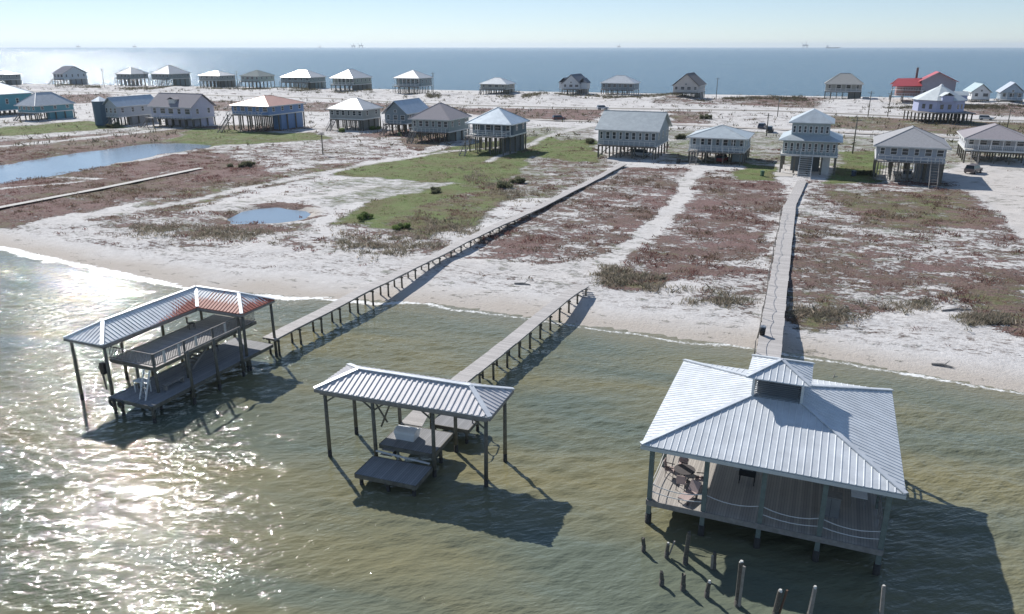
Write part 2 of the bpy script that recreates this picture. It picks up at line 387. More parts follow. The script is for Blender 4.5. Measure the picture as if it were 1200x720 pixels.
for P in (POND1, POND2):
    q0 = inpoly(X, Y, P).astype(float)
    for _ in range(7): q0 = blur(q0)
    pm = np.maximum(pm, np.clip(q0*6, 0, 1))
wet = np.maximum(wet, pm*.8); he = np.where((pm > .05) & (fbm(X*.3, Y*.3, 3, 77) > .5), np.maximum(he, .95), he)
wrack = np.exp(-((d-7.2-(wn-.5)*5)/.7)**2)+.8*np.exp(-((d-10.5-(wn-.5)*7)/.9)**2)+.45*((d > 7) & (d < 20))*(np.interp(X, [-60, 10, 25], [.5, .6, 1]))
ground = grid_mesh('ground', xs, ys, Zg, {'heath': he, 'grass': gr, 'tan': tn, 'wet': wet, 'wrack': np.clip(wrack, 0, 1)}, ground_material())

# ------------------------------------------------------------------ water
def water_material(name, c1, c2, c3, band, bscale, bdist, rough, foam=False, spec=.5, chop=1.0):
    m, n, l, b = nodes(name)
    geo = n.new('ShaderNodeNewGeometry')
    mp = n.new('ShaderNodeMapping'); mp.vector_type = 'TEXTURE'; mp.inputs['Rotation'].default_value = (0, 0, R(-17)); mp.inputs['Scale'].default_value = (3.2, .75, 1)
    l.new(geo.outputs['Position'], mp.inputs[0])
    z = n.new('ShaderNodeTexNoise'); z.inputs['Scale'].default_value = band; z.inputs['Detail'].default_value = 5; z.inputs['Distortion'].default_value = .5
    l.new(mp.outputs[0], z.inputs['Vector'])
    r = n.new('ShaderNodeValToRGB'); e = r.color_ramp.elements; e[0].position = .34; e[0].color = (*c1, 1); e[1].position = .66; e[1].color = (*c3, 1)
    q = e.new(.5); q.color = (*c2, 1); l.new(z.outputs['Fac'], r.inputs[0]); col = r.outputs[0]
    mp2 = n.new('ShaderNodeMapping'); mp2.vector_type = 'TEXTURE'; mp2.inputs['Rotation'].default_value = (0, 0, R(14)); mp2.inputs['Scale'].default_value = (1.7, .75, 1)
    l.new(geo.outputs['Position'], mp2.inputs[0])
    z2 = n.new('ShaderNodeTexNoise'); z2.inputs['Scale'].default_value = bscale; z2.inputs['Detail'].default_value = 2.5; z2.inputs['Roughness'].default_value = .5
    l.new(mp2.outputs[0], z2.inputs['Vector'])
    bp = n.new('ShaderNodeBump'); bp.inputs['Distance'].default_value = bdist; bp.inputs['Strength'].default_value = chop
    l.new(z2.outputs['Fac'], bp.inputs['Height'])
    if foam:
        gz2 = n.new('ShaderNodeTexNoise'); gz2.inputs['Scale'].default_value = .075; gz2.inputs['Detail'].default_value = 4; l.new(mp2.outputs[0], gz2.inputs['Vector'])
        gm2 = n.new('ShaderNodeMapRange'); gm2.inputs['From Min'].default_value = .35; gm2.inputs['From Max'].default_value = .65; gm2.inputs['To Min'].default_value = .55; gm2.inputs['To Max'].default_value = 1.0
        l.new(gz2.outputs['Fac'], gm2.inputs[0]); l.new(gm2.outputs[0], bp.inputs['Strength'])
    z3 = n.new('ShaderNodeTexNoise'); z3.inputs['Scale'].default_value = bscale*4.2; z3.inputs['Detail'].default_value = 3
    l.new(mp2.outputs[0], z3.inputs['Vector']); bp3 = n.new('ShaderNodeBump'); bp3.inputs['Distance'].default_value = bdist*.05; bp3.inputs['Strength'].default_value = chop
    l.new(z3.outputs['Fac'], bp3.inputs['Height']); l.new(bp.outputs[0], bp3.inputs['Normal']); l.new(bp3.outputs[0], b.inputs['Normal'])
    b.inputs['Roughness'].default_value = rough; b.inputs['IOR'].default_value = 1.33; b.inputs['Specular IOR Level'].default_value = spec
    if foam:
        a = n.new('ShaderNodeAttribute'); a.attribute_name = 'shallow'
        mx0 = n.new('ShaderNodeMix'); mx0.data_type = 'RGBA'; mx0.inputs['B'].default_value = (.26, .225, .15, 1)
        l.new(a.outputs['Fac'], mx0.inputs['Factor']); l.new(col, mx0.inputs['A']); col = mx0.outputs['Result']
        a = n.new('ShaderNodeAttribute'); a.attribute_name = 'foam'
        f = n.new('ShaderNodeTexNoise'); f.inputs['Scale'].default_value = 2.2; f.inputs['Detail'].default_value = 7; f.inputs['Roughness'].default_value = .75
        l.new(geo.outputs['Position'], f.inputs['Vector'])
        ad = n.new('ShaderNodeMath'); ad.operation = 'ADD'; l.new(a.outputs['Fac'], ad.inputs[0]); l.new(f.outputs['Fac'], ad.inputs[1])
        mr = n.new('ShaderNodeMapRange'); mr.inputs['From Min'].default_value = .98; mr.inputs['From Max'].default_value = 1.15; l.new(ad.outputs[0], mr.inputs[0])
        mx = n.new('ShaderNodeMix'); mx.data_type = 'RGBA'; mx.inputs['B'].default_value = (.8, .8, .78, 1)
        l.new(mr.outputs[0], mx.inputs['Factor']); l.new(col, mx.inputs['A']); col = mx.outputs['Result']
        rr = n.new('ShaderNodeMapRange'); rr.inputs['To Min'].default_value = rough; rr.inputs['To Max'].default_value = .7
        l.new(mr.outputs[0], rr.inputs[0]); l.new(rr.outputs[0], b.inputs['Roughness'])
    l.new(col, b.inputs['Base Color'])
    return m
M_lagoon = water_material('lagoon_water', (.135, .155, .115), (.175, .175, .112), (.215, .195, .105), .13, 2.9, .115, .03, True, spec=.40)
M_sea = water_material('gulf_water', (.035, .10, .165), (.045, .115, .185), (.04, .11, .175), .012, .30, 1.7, .16, spec=.08)
M_pond = water_material('pond_water', (.22, .28, .34), (.21, .27, .33), (.20, .26, .32), .1, 3.5, .012, .12)
WX0, WX1, WY0, WY1 = -110, 80, 16, 118
wx = np.arange(WX0, WX1+.01, .27); wy = np.arange(WY0, WY1+.01, .27); X, Y = np.meshgrid(wx, wy)
Zw = np.zeros(X.shape)
mod = .55+.9*fbm(X*.07, Y*.07, 3, 66)
for k in range(60):
    lam = .7*(6.0/.7)**(rng.random()**1.8); th = R(98+rng.normal()*30); ph = rng.random()*6.28
    k_ = 2*math.pi/lam; A = .0125*lam**.75*(1 if lam < 1.5 else .34)
    p = k_*(X*math.cos(th)+Y*math.sin(th))+ph+2.2*fbm(X*.10+k, Y*.10, 2, 80+k)
    s = np.sin(p); Zw += A*(s-.28*np.cos(2*p))
Zw *= mod*.55
sw = -inland(X, Y)+3*fbm(X*.06, Y*.06, 3, 61); Zw += .05*np.sin(sw*2*math.pi/4.2)*np.clip(fbm(X*.05, Y*.08, 2, 62)*1.6-.3, 0, 1)
d = -inland(X, Y)
edge = np.minimum.reduce([X-WX0, WX1-X, Y-WY0, WY1-Y]); Zw *= np.clip(edge/8, 0, 1)*np.clip(.25+d/14, .12, 1)
leftness = np.interp(X, [-40, -20, 0, 40], [1, .55, .12, .2])
fo = np.exp(-((d-.5-(fbm(X*.2, Y*.2, 3, 51)-.5)*2)/(.45+leftness*.8))**2)*(.54+.36*leftness)
fo += .30*np.exp(-((d-3.5-(fbm(X*.15, Y*.15, 3, 52)-.5)*5)/.5)**2)*leftness
cap = fbm(X*.35, Y*.9, 4, 71); fo += np.clip(cap-.66, 0, 1)*1.7
shallow = np.clip(1-(d+1)/5, 0, 1)*.8
grid_mesh('lagoon_water', wx, wy, Zw, {'foam': fo, 'shallow': shallow}, M_lagoon)
B = 26000; m = MB()
def q(x0, x1, y0, y1): m.face([(x0, y0, 0), (x1, y0, 0), (x1, y1, 0), (x0, y1, 0)])
q(-B, B, WY1, 30000); q(-B, B, -400, WY0); q(-B, WX0, WY0, WY1); q(WX1, B, WY0, WY1)
o = m.build('sea_water', M_sea); o['kind'] = 'structure'
for P, nm in ((POND1, 'long_pond_water'), (POND2, 'small_pond_water')):
    m = MB(); c = P.mean(0); P2 = [(c[0]+(p[0]-c[0])*1.03, c[1]+(p[1]-c[1])*1.10) for p in P]
    if nm[0] == 's':   # round the small pond off
        P2 = [((a[0]*3+b_[0])/4, (a[1]*3+b_[1])/4) for a, b_ in zip(P2, P2[1:]+P2[:1])]
    m.face([(x, y, .36) for x, y in P2]); o = m.build(nm, M_pond); o['kind'] = 'structure'

# ------------------------------------------------------------------ roads
M_asph = paint('sandy_asphalt', (.24, .225, .21), .9, var=.2, scale=.25, stretch=(1, 1, 1))
M_track = paint('sandy_track', (.42, .385, .35), .95, var=.15, scale=.4)
def strip(pts, wd, z, name, mat):
    m = MB(); L = []; Rr = []
    for i, p in enumerate(pts):
        a = Vector(pts[max(0, i-1)]); b_ = Vector(pts[min(len(pts)-1, i+1)]); t = (b_-a).normalized(); nn = Vector((-t.y, t.x))
        L.append((p[0]+nn.x*wd/2, p[1]+nn.y*wd/2, z)); Rr.append((p[0]-nn.x*wd/2, p[1]-nn.y*wd/2, z))
    for i in range(len(pts)-1): m.face([Rr[i], Rr[i+1], L[i+1], L[i]])
    o = m.build(name, mat); o['kind'] = 'structure'; return o
strip(ROAD, 7, GZ+.02, 'road', M_asph)
M_line = paint('yellow_road_line', (.5, .38, .08), .8)
strip(ROAD, .25, GZ+.028, 'road_centre_line', M_line)
strip(ROAD2, 4.5, GZ+.18, 'sandy_side_road', M_track)
strip([g(x, y, GZ+.3) for x, y in ((-160, 276), (0, 242.5), (120, 220), (236, 196.5))], 1.5, GZ+.25, 'footpath', paint('pale_path', (.5, .48, .45), .9))

AX = R(22); U2 = Vector((math.cos(AX), -math.sin(AX), 0)); V2 = Vector((math.sin(AX), math.cos(AX), 0))

# ------------------------------------------------------------------ corrugated roofs
def roof_plane(m, pts, along, pitch=.36, rib=(.18, .07, .055), th=.05, ribs=True):
    """one sloping sheet: a thin slab plus trapezoid ribs running down the slope. along = eave direction"""
    pts = [Vector(p) for p in pts]; m.slab(pts, th)
    if not ribs: return
    nrm = (pts[1]-pts[0]).cross(pts[2]-pts[1]).normalized()
    if nrm.z < 0: nrm = -nrm
    a = Vector(along).normalized(); s = nrm.cross(a).normalized(); o0 = pts[0]
    A = [((p-o0).dot(a), (p-o0).dot(s)) for p in pts]
    lo = min(p[0] for p in A); hi = max(p[0] for p in A)
    def span(t):
        ys = []
        for (x0, y0), (x1, y1) in zip(A, A[1:]+A[:1]):
            if (x0-t)*(x1-t) < 0: ys.append(y0+(y1-y0)*(t-x0)/(x1-x0))
        return (min(ys), max(ys)) if len(ys) >= 2 else None
    t = lo+pitch*.5
    while t < hi:
        sp = span(t)
        if sp and sp[1]-sp[0] > .12:
            y0, y1 = sp[0]+.01, sp[1]-.01
            def P(ta, y, h): return o0+a*ta+s*y+nrm*h
            wb, wt, h = rib
            m.hexa([P(t-wb/2, y0, .001), P(t+wb/2, y0, .001), P(t+wb/2, y1, .001), P(t-wb/2, y1, .001)],
                   [P(t-wt/2, y0, h), P(t+wt/2, y0, h), P(t+wt/2, y1, h), P(t-wt/2, y1, h)])
        t += pitch
def hip(m, x0, x1, y0, y1, ze, zp, ribs=True, **k):
    """hip roof sheets; returns hip and ridge lines"""
    w_, d_ = x1-x0, y1-y0; h = min(w_, d_)/2
    if w_ >= d_: r0, r1 = (x0+h, y0+h, zp), (x1-h, y1-h, zp)
    else: r0, r1 = (x0+h, y0+h, zp), (x1-h, y1-h, zp)
    a, b_, c, d_c = (x0, y0, ze), (x1, y0, ze), (x1, y1, ze), (x0, y1, ze)
    if w_ >= d_:
        roof_plane(m, [a, b_, r1, r0] if w_ > d_+.01 else [a, b_, r0], (1, 0, 0), ribs=ribs, **k)
        roof_plane(m, [c, d_c, r0, r1] if w_ > d_+.01 else [c, d_c, r0], (1, 0, 0), ribs=ribs, **k)
        roof_plane(m, [b_, c, r1], (0, 1, 0), ribs=ribs, **k); roof_plane(m, [d_c, a, r0], (0, 1, 0), ribs=ribs, **k)
        return [(a, r0), (d_c, r0), (b_, r1), (c, r1)]+([(r0, r1)] if w_ > d_+.01 else [])
    roof_plane(m, [b_, c, r1, r0], (0, 1, 0), ribs=ribs, **k); roof_plane(m, [d_c, a, r0, r1], (0, 1, 0), ribs=ribs, **k)
    roof_plane(m, [a, b_, r0], (1, 0, 0), ribs=ribs, **k); roof_plane(m, [c, d_c, r1], (1, 0, 0), ribs=ribs, **k)
    return [(a, r0), (b_, r0), (d_c, r1), (c, r1), (r0, r1)]
def up(p, h): return (p[0], p[1], p[2]+h)

def post(parent, x, y, z0, z1, r=.13, mat=None, name='post', wet_top=.55):
    """round timber pile; the foot in the tidal zone is a sub-part of its own"""
    o = MB().tube((x, y, wet_top), (x+random.uniform(-.03, .03), y+random.uniform(-.03, .03), z1), r, r*.88, 10).build(name, mat or M_pile, parent, True)
    if z0 < wet_top: MB().tube((x, y, z0), (x, y, wet_top+.002), r*1.12, r*1.02, 10).build('waterline_stain', M_wet, o, True)
    return o
def sag_line(m, p0, p1, r, sag, n=6):
    p0 = Vector(p0); p1 = Vector(p1); L = p0
    for i in range(1, n+1):
        t = i/n; q_ = p0.lerp(p1, t); q_.z -= sag*4*t*(1-t); m.tube(L, q_, r, r, 5); L = q_

# ------------------------------------------------------------------ right: large pavilion
PZ = 5.0; O = g(751, 521, PZ)
pav = thing('pavilion', 'large square dock pavilion with pale blue-grey ribbed metal roof and small cupola on top', 'pavilion', (O[0], O[1], 0), -R(22.3))
W, D = 12.7, 12.5; sl_ = .315
M_rpav = roof_mat('pale_ribbed_metal', (.66, .69, .715), .42, .06)
M_cap = roof_mat('ridge_metal', (.66, .69, .72), .4, .2)
m = MB(); lines = hip(m, 0, W, 0, D, PZ, PZ+min(W, D)/2*sl_, pitch=.345, rib=(.08, .035, .024))
rf = m.build('roof', M_rpav, pav)
m = MB()
for a, b_ in lines:
    if a != b_: m.beam(up(a, .05), up(b_, .05), .26, .07)
m.build('ridge_cap', M_cap, rf)
m = MB()
for a, b_ in (((0, 0), (W, 0)), ((W, 0), (W, D)), ((W, D), (0, D)), ((0, D), (0, 0))):
    m.beam((a[0], a[1], PZ-.17), (b_[0], b_[1], PZ-.17), .05, .2)
m.build('fascia', M_offwhite, pav)
# cupola: louvred box with its own hipped cap
cu = thing('cupola', '', '', (W/2-.02, D/2+.0, 0)); cu.parent = pav
for k in ('label', 'category'): del cu[k]
ch = 1.28; zc0 = PZ+sl_*(D/2-ch)-.1
m = MB()
for sx in (-1, 1):
    for sy in (-1, 1): m.box(sx*ch-.07, sx*ch+.07, sy*ch-.07, sy*ch+.07, zc0, PZ+2.78)
m.box(-ch-.02, ch+.02, -ch-.04, -ch+.04, PZ+2.62, PZ+2.78); m.box(-ch-.02, ch+.02, ch-.04, ch+.04, PZ+2.62, PZ+2.78)
m.box(-ch-.04, -ch+.04, -ch+.05, ch-.05, PZ+2.62, PZ+2.78); m.box(ch-.04, ch+.04, -ch+.05, ch-.05, PZ+2.62, PZ+2.78)
m.build('cupola_frame', M_offwhite, cu)
m = MB(); zz = zc0+.1
while zz < PZ+2.58:
    for s_ in (-1, 1):
        m.hexa([(-ch+.08, s_*ch-.05, zz), (ch-.08, s_*ch-.05, zz), (ch-.08, s_*ch+.03, zz-.07), (-ch+.08, s_*ch+.03, zz-.07)], [(-ch+.08, s_*ch-.05, zz+.02), (ch-.08, s_*ch-.05, zz+.02), (ch-.08, s_*ch+.03, zz-.05), (-ch+.08, s_*ch+.03, zz-.05)])
        m.hexa([(s_*ch-.05, -ch+.08, zz), (s_*ch+.03, -ch+.08, zz-.07), (s_*ch+.03, ch-.08, zz-.07), (s_*ch-.05, ch-.08, zz)], [(s_*ch-.05, -ch+.08, zz+.02), (s_*ch+.03, -ch+.08, zz-.05), (s_*ch+.03, ch-.08, zz-.05), (s_*ch-.05, ch-.08, zz+.02)])
    zz += .11
m.box(-ch+.2, ch-.2, -ch+.2, ch-.2, zc0, PZ+2.66)
m.build('louvre', paint('dark_louvre', (.20, .215, .23), .6), cu)
e = 1.68; m = MB(); ln = hip(m, -e, e, -e, e, PZ+2.80, PZ+3.45, pitch=.345, rib=(.08, .035, .024)); cr = m.build('cupola_roof', M_rpav, cu)
m = MB()
for a, b_ in ln: m.beam(up(a, .05), up(b_, .05), .2, .06)
m.build('ridge_cap', M_cap, cr)
# deck and frame
DZ = 1.5; dx0, dx1, dy0, dy1 = .45, W-.5, .35, D-.4
M_pdeck = planks('brown_grey_deck', (.40, .37, .335), axis=0, size=.14)  # brown-grey boards, one base colour for the whole pavilion deck
m = MB().box(dx0, dx1, dy0, dy1, DZ-.06, DZ); m.build('deck', M_pdeck, pav)
m = MB(); m.box(dx0, dx1, dy0-.06, dy0-.01, DZ-.3, DZ+.02); m.box(dx0, dx1, dy1+.01, dy1+.06, DZ-.3, DZ+.02)
m.box(dx0-.06, dx0-.01, dy0, dy1, DZ-.3, DZ+.02); m.box(dx1+.01, dx1+.06, dy0, dy1, DZ-.3, DZ+.02)
for k in range(1, 8): m.box(dx0+.05, dx1-.05, dy0+k*1.5, dy0+k*1.5+.08, DZ-.3, DZ-.065)
m.build('rim_joist', M_wood, pav)
PX = [.55, 3.45, 6.35, 9.25, 12.1]; PY = [.5, 4.3, 8.1, 12.0]
for i, x in enumerate(PX):
    for j, y in enumerate(PY):
        if 0 < i < 4 and 0 < j < 3: post(pav, x, y, -1.2, DZ-.07, .13, M_pile_g, 'pile'); continue
        o = MB().box(x-.12, x+.12, y-.12, y+.12, .6, PZ-.05 if j in (0, 3) or i in (0, 4) else DZ).build('post', M_pile_g, pav)
        MB().tube((x, y, -1.2), (x, y, .62), .19, .175, 10).build('pile', M_wet, o, True)
m = MB()
for y in (.5, 12.0): m.box(.3, W-.3, y-.19, y-.13, PZ-.32, PZ-.08); m.box(.3, W-.3, y+.13, y+.19, PZ-.32, PZ-.08)
for x in (.55, 12.1): m.box(x-.25, x-.2, .3, D-.3, PZ-.33, PZ-.09)
m.build('roof_beam', M_wood, pav)
m = MB()
for k in range(1, 13): m.beam((k, .2, PZ-.12), (k, D/2, PZ-.12+sl_*min(k, W-k, D/2)*.98) if 0 else (k, min(k, W-k, D/2), PZ-.14+sl_*min(k, W-k, D/2)), .05, .14)
m.build('rafter', M_wood, pav)
# rails: sagging ropes and low horizontal boards
m = MB()
for i in range(4):
    for h_, s_ in ((.95, .22), (.5, .15)):
        if i != 1 or h_ > .6: sag_line(m, (PX[i]+.1, .5, DZ+h_), (PX[i+1]-.1, .5, DZ+h_), .028, s_)
for j in range(3):
    for h_ in (.95, .5): sag_line(m, (.55, PY[j]+.1, DZ+h_), (.55, PY[j+1]-.1, DZ+h_), .025, .15)
m.build('rope_rail', M_offwhite, pav)
m = MB()
for h_ in (.35, .7, 1.0): m.box(12.06, 12.1, .7, 11.9, DZ+h_, DZ+h_+.09)
for k in range(10): m.box(12.03, 12.13, .9+k*1.15, .98+k*1.15, DZ+.002, DZ+1.05)
m.build('side_rail', M_wood, pav)
# low partition and steps at the back right
m = MB(); m.box(8.2, 8.28, 7.0, 11.5, DZ+.002, DZ+1.1); m.build('partition', M_wood, pav)
Mp = pav.matrix_basis if 0 else (Matrix.Translation(pav.location) @ Matrix.Rotation(-R(22.3), 4, 'Z'))
def on_pav(x, y, z=DZ): return Mp @ Vector((x, y, z))
def rest(name, label, cat, x, y, rz=0, group=None, z=DZ+.001): return thing(name, label, cat, on_pav(x, y, z), -R(22.3)+rz, group)
# furniture seen on the pavilion deck
M_iron = paint('dark_iron', (.09, .08, .08), .6, .2); M_seat = paint('faded_pink_cushion', (.42, .33, .31), .9)
t = rest('round_table', 'round dark patio table among chairs on the sunlit end of the pavilion deck', 'table', 1.95, 3.1)
MB().tube((0, 0, .70), (0, 0, .74), .6, .6, 20).build('table_top', M_iron, t); MB().tube((0, 0, .04), (0, 0, .7), .04, .04).build('pedestal', M_iron, t)
MB().tube((0, 0, 0), (0, 0, .04), .3, .28, 14).build('base', M_iron, t)
def chair(x, y, rz, label):
    c = rest('patio_chair', label, 'chair', x, y, rz, 'patio chairs on the pavilion deck')
    MB().box(-.25, .25, -.25, .25, .42, .48).build('seat', M_seat, c)
    m = MB(); m.hexa([(-.25, .22, .5), (.25, .22, .5), (.25, .27, .5), (-.25, .27, .5)], [(-.24, .33, 1.0), (.24, .33, 1.0), (.24, .37, 1.0), (-.24, .37, 1.0)]); m.build('backrest', M_seat, c)
    for sx in (-1, 1):
        for sy in (-1, 1): MB().tube((sx*.23, sy*.23, .0), (sx*.22, sy*.22, .42), .02).build('leg', M_iron, c)
        MB().beam((sx*.26, -.2, .66), (sx*.26, .28, .68), .05, .04).build('armrest', M_iron, c)
chair(1.95, 2.2, math.pi, 'patio chair with faded pinkish seat nearest the front rope rail')
chair(2.85, 2.9, math.pi*.45*-1, 'patio chair on the shaded side of the round table')
chair(1.1, 3.3, math.pi*.5, 'patio chair between the round table and the left edge of the deck')
chair(1.7, 4.1, .1, 'patio chair behind the round table, farthest from the front rail')
t = rest('lounge_chair', 'pinkish deck lounger beside the front left post of the pavilion', 'lounger', 2.55, 1.3, R(-20))
m = MB(); m.box(-.3, .3, -.7, .35, .28, .34); m.build('seat', M_seat, t); MB().hexa([(-.3, .36, .28), (.3, .36, .28), (.3, .42, .28), (-.3, .42, .28)], [(-.3, .72, .8), (.3, .72, .8), (.3, .78, .8), (-.3, .78, .8)]).build('backrest', M_seat, t)
for sx in (-1, 1):
    for y in (-.6, .3): MB().box(sx*.27-.03, sx*.27+.03, y-.03, y+.03, 0, .28).build('leg', M_iron, t)
t = rest('barbecue_grill', 'black barbecue grill in the shade behind the middle front post', 'grill', 5.3, 4.2)
m = MB(); m.box(-.45, .45, -.25, .25, .55, .85); m.build('firebox', M_black, t)
m = MB(); m.hexa([(-.45, -.25, .852), (.45, -.25, .852), (.45, .25, .852), (-.45, .25, .852)], [(-.42, -.1, 1.1), (.42, -.1, 1.1), (.42, .15, 1.1), (-.42, .15, 1.1)]); l_ = m.build('lid', M_black, t)
MB().beam((-.3, -.27, .98), (.3, -.27, .98), .03, .03).build('handle', M_metal, l_)
for sx in (-1, 1): MB().box(sx*.47, sx*.75, -.22, .22, .8, .84).build('side_shelf', M_metal, t)
for sx in (-1, 1):
    for sy in (-1, 1): MB().box(sx*.4-.025, sx*.4+.025, sy*.2-.025, sy*.2+.025, 0, .55).build('leg', M_black, t)
t = rest('serving_counter', 'long pale counter with white top at the back of the pavilion deck', 'counter', 9.9, 6.2)
MB().box(-1.6, 1.6, -.3, .3, .12, .9).build('cabinet', M_offwhite, t); MB().box(-1.7, 1.7, -.38, .38, .902, .96).build('countertop', M_white, t); MB().box(-1.5, 1.5, -.22, .24, 0, .118).build('plinth', M_black, t)
t = rest('storage_box', 'grey upright storage cabinet near the right front of the pavilion deck', 'cabinet', 9.7, 2.7)
MB().box(-.45, .45, -.3, .3, 0, 1.15).build('cabinet_body', M_deckdark, t); MB().box(-.5, .5, -.35, .35, 1.152, 1.2).build('lid', M_wood, t)
for s_ in (-1, 1): MB().box(s_*.22-.2, s_*.22+.2, -.325, -.302, .08, 1.08).build('door', M_metal, t)
t = rest('folding_table', 'white plastic folding table close to the right rail of the pavilion', 'table', 11.1, 4.6)
MB().box(-.4, .4, -.9, .9, .7, .75).build('table_top', M_white, t)
for sx in (-1, 1):
    for sy in (-1, 1): MB().tube((sx*.32, sy*.75, 0), (sx*.32, sy*.7, .7), .02).build('leg', M_metal, t)

# ------------------------------------------------------------------ piers
def pier(label, p0, p1, zd, width, step, rail=None, z_end=None, fall=(.75, 1.0), jog=None, name='pier', pr=.10):
    """walkway on paired piles from p0 to p1 (world)"""
    p0 = Vector((*p0, 0)); p1 = Vector((*p1, 0)); dv = p1-p0; L = dv.length; rz = math.atan2(dv.y, dv.x)-math.pi/2
    t = thing(name, label, 'pier', p0, rz)
    M = Matrix.Translation(p0) @ Matrix.Rotation(rz, 4, 'Z')
    m = MB(); seg = 2.4; y = 0; ye = L
    zf = lambda y: zd+.05*math.sin(y*.21+p0.x)+.03*math.sin(y*.57) + (0 if z_end is None else (z_end-zd)*min(1, max(0, (y/L-fall[0])/(fall[1]-fall[0]))))
    while y < L-.01:
        y2 = min(L, y+seg); dx = random.uniform(-.035, .035)
        m.hexa([(-width/2+dx, y+.004, zf(y)-.05), (width/2+dx, y+.004, zf(y)-.05), (width/2+dx, y2, zf(y2)-.05), (-width/2+dx, y2, zf(y2)-.05)],
               [(-width/2+dx, y+.004, zf(y)), (width/2+dx, y+.004, zf(y)), (width/2+dx, y2, zf(y2)), (-width/2+dx, y2, zf(y2))]); y = y2
    m.build('walkway', M_deck, t)
    for s_ in (-1, 1):
        m = MB(); y = 0
        while y < L-.01:
            y2 = min(L, y+seg); x = s_*(width/2-.08)
            m.beam((x, y, zf(y)-.13), (x, y2, zf(y2)-.13), .06, .14); y = y2
        m.build('stringer', M_wood, t)
    y = .6
    while y < L-.3:
        for s_ in (-1, 1):
            x = s_*(width/2-.2); wp = M @ Vector((x, y, 0)); gz_ = float(gheight(np.array(wp.x), np.array(wp.y)))
            zb = min(gz_-.3, -.6) if gz_ < .15 else gz_-.3
            if gz_ < .3: post(t, x, y, zb, zf(y)-.06, pr, M_pile, 'pile', .35)
            else: MB().tube((x, y, zb), (x, y, zf(y)-.06), pr, pr*.9, 8).build('pile', M_pile, t, True)
        gzc = float(gheight(*[np.array(v) for v in (M @ Vector((0, y, 0)))[:2]]))
        MB().box(-width/2-.03, width/2+.03, y-.14, y-.06 if gzc < 9 else y, zf(y)-.42, zf(y)-.28).build('cross_beam', M_pile, t)
        y += step*random.uniform(.93, 1.07)
    if rail:
        s_ = rail; y = .4; prev = None; m = MB()
        while y < L*.97:
            x = s_*(width/2+.08); tilt = random.uniform(-.12, .12); h_ = random.uniform(.85, 1.2)
            top = (x+tilt, y, zf(y)+h_)
            MB().tube((x, y, zf(y)-.5), top, .05, .045, 7).build('rail_post', M_wood, t, True)
            if prev: sag_line(m, prev, top, .022, .25, 5)
            prev = top; y += 4.2*random.uniform(.8, 1.3)
        m.build('rope', M_rope, t)
    return t, M, zf
px0 = on_pav(5.2, D-.35); px0 = (px0.x, px0.y)
a_r = g(926, 236, GZ+1.0)
M_ = pier('grey pier with rope rail running from the pavilion towards the two-storey house', px0, a_r, 1.85, 1.9, 3.4, rail=-1, z_end=1.05, fall=(.22, .5))
p2 = g(940, 211, GZ+.5)
pier('short grey landing walk that joins the long pier to the two-storey house steps', (a_r[0]+.15, a_r[1]+.1), p2, 1.05, 1.7, 3.0, name='walkway')
# things on the right pier
def pt_on(M, x, y, z): return M @ Vector((x, y, z))
t = thing('trash_bin', 'small dark bin on the left edge of the right pier above the beach', 'bin', pt_on(M_[1], -.7, 16.0, 1.93), M_[0].rotation_euler.z)
MB().tube((0, 0, 0), (0, 0, .7), .22, .27, 12).build('bin_body', M_black, t, True); MB().tube((0, 0, .7), (0, 0, .78), .29, .26, 12).build('lid', M_metal, t)
t = thing('bench', 'small grey bench box standing on the left side of the right pier near the pavilion', 'bench', pt_on(M_[1], -.6, 4.6, 1.95), M_[0].rotation_euler.z)
MB().box(-.25, .25, -.7, .7, .38, .44).build('seat', M_wood, t)
for s_ in (-1, 1): MB().box(-.22, .22, s_*.6-.04, s_*.6+.04, 0, .38).build('leg', M_wood, t)

# ------------------------------------------------------------------ middle boathouse
O = g(368, 456, 4.8)
mb = thing('boathouse', 'small open boathouse with long ribbed pinkish-white metal roof on tall posts in the middle', 'boathouse', (O[0], O[1], 0), -R(19.6))
MM = Matrix.Translation(mb.location) @ Matrix.Rotation(-R(19.6), 4, 'Z')
M_rmid = roof_mat('aged_ribbed_metal', (.68, .655, .65), .45, .06)
m = MB(); ln = hip(m, 0, 11.75, 0, 4.1, 4.8, 5.62, pitch=.36, rib=(.20, .10, .05)); rf = m.build('roof', M_rmid, mb)
m = MB()
for a, b_ in ln: m.beam(up(a, .06), up(b_, .06), .3, .07)
m.build('ridge_cap', M_cap, rf)
m = MB()
for a, b_ in (((0, 0), (11.75, 0)), ((11.75, 0), (11.75, 4.1)), ((11.75, 4.1), (0, 4.1)), ((0, 4.1), (0, 0))): m.beam((a[0], a[1], 4.66), (b_[0], b_[1], 4.66), .05, .16)
m.build('fascia', M_wood, mb)
MX = [.55, 3.95, 7.95, 11.35]
for x in MX:
    for y in (.3, 3.6): post(mb, x, y, -1.2, 4.72, .13, M_pile, 'post', .5)
m = MB()
for y in (.3, 3.6): m.box(.3, 11.5, y-.2, y-.15, 4.42, 4.62); m.box(.3, 11.5, y+.15, y+.2, 4.42, 4.62)
for k in range(1, 12): m.beam((k, .1, 4.72), (k, min(2.05, k, 11.75-k), 4.70+.4*min(2.05, k, 11.75-k)), .05, .12); m.beam((k, 4.0, 4.72), (k, 4.1-min(2.05, k, 11.75-k), 4.70+.4*min(2.05, k, 11.75-k)), .05, .12)
m.build('roof_beam', M_wood, mb)
for x0, x1 in ((.55, 3.95),):      # long cross braces over the empty slip
    for y in (3.6,):
        MB().beam((x0+.9, y+.08, 3.6), (x0+2.4, y+.08, 1.2), .05, .12).build('brace', M_pile, mb)
        MB().beam((x1-.1, y-.08, 4.0), (x0+2.0, y-.08, .9), .05, .12).build('brace', M_pile, mb)
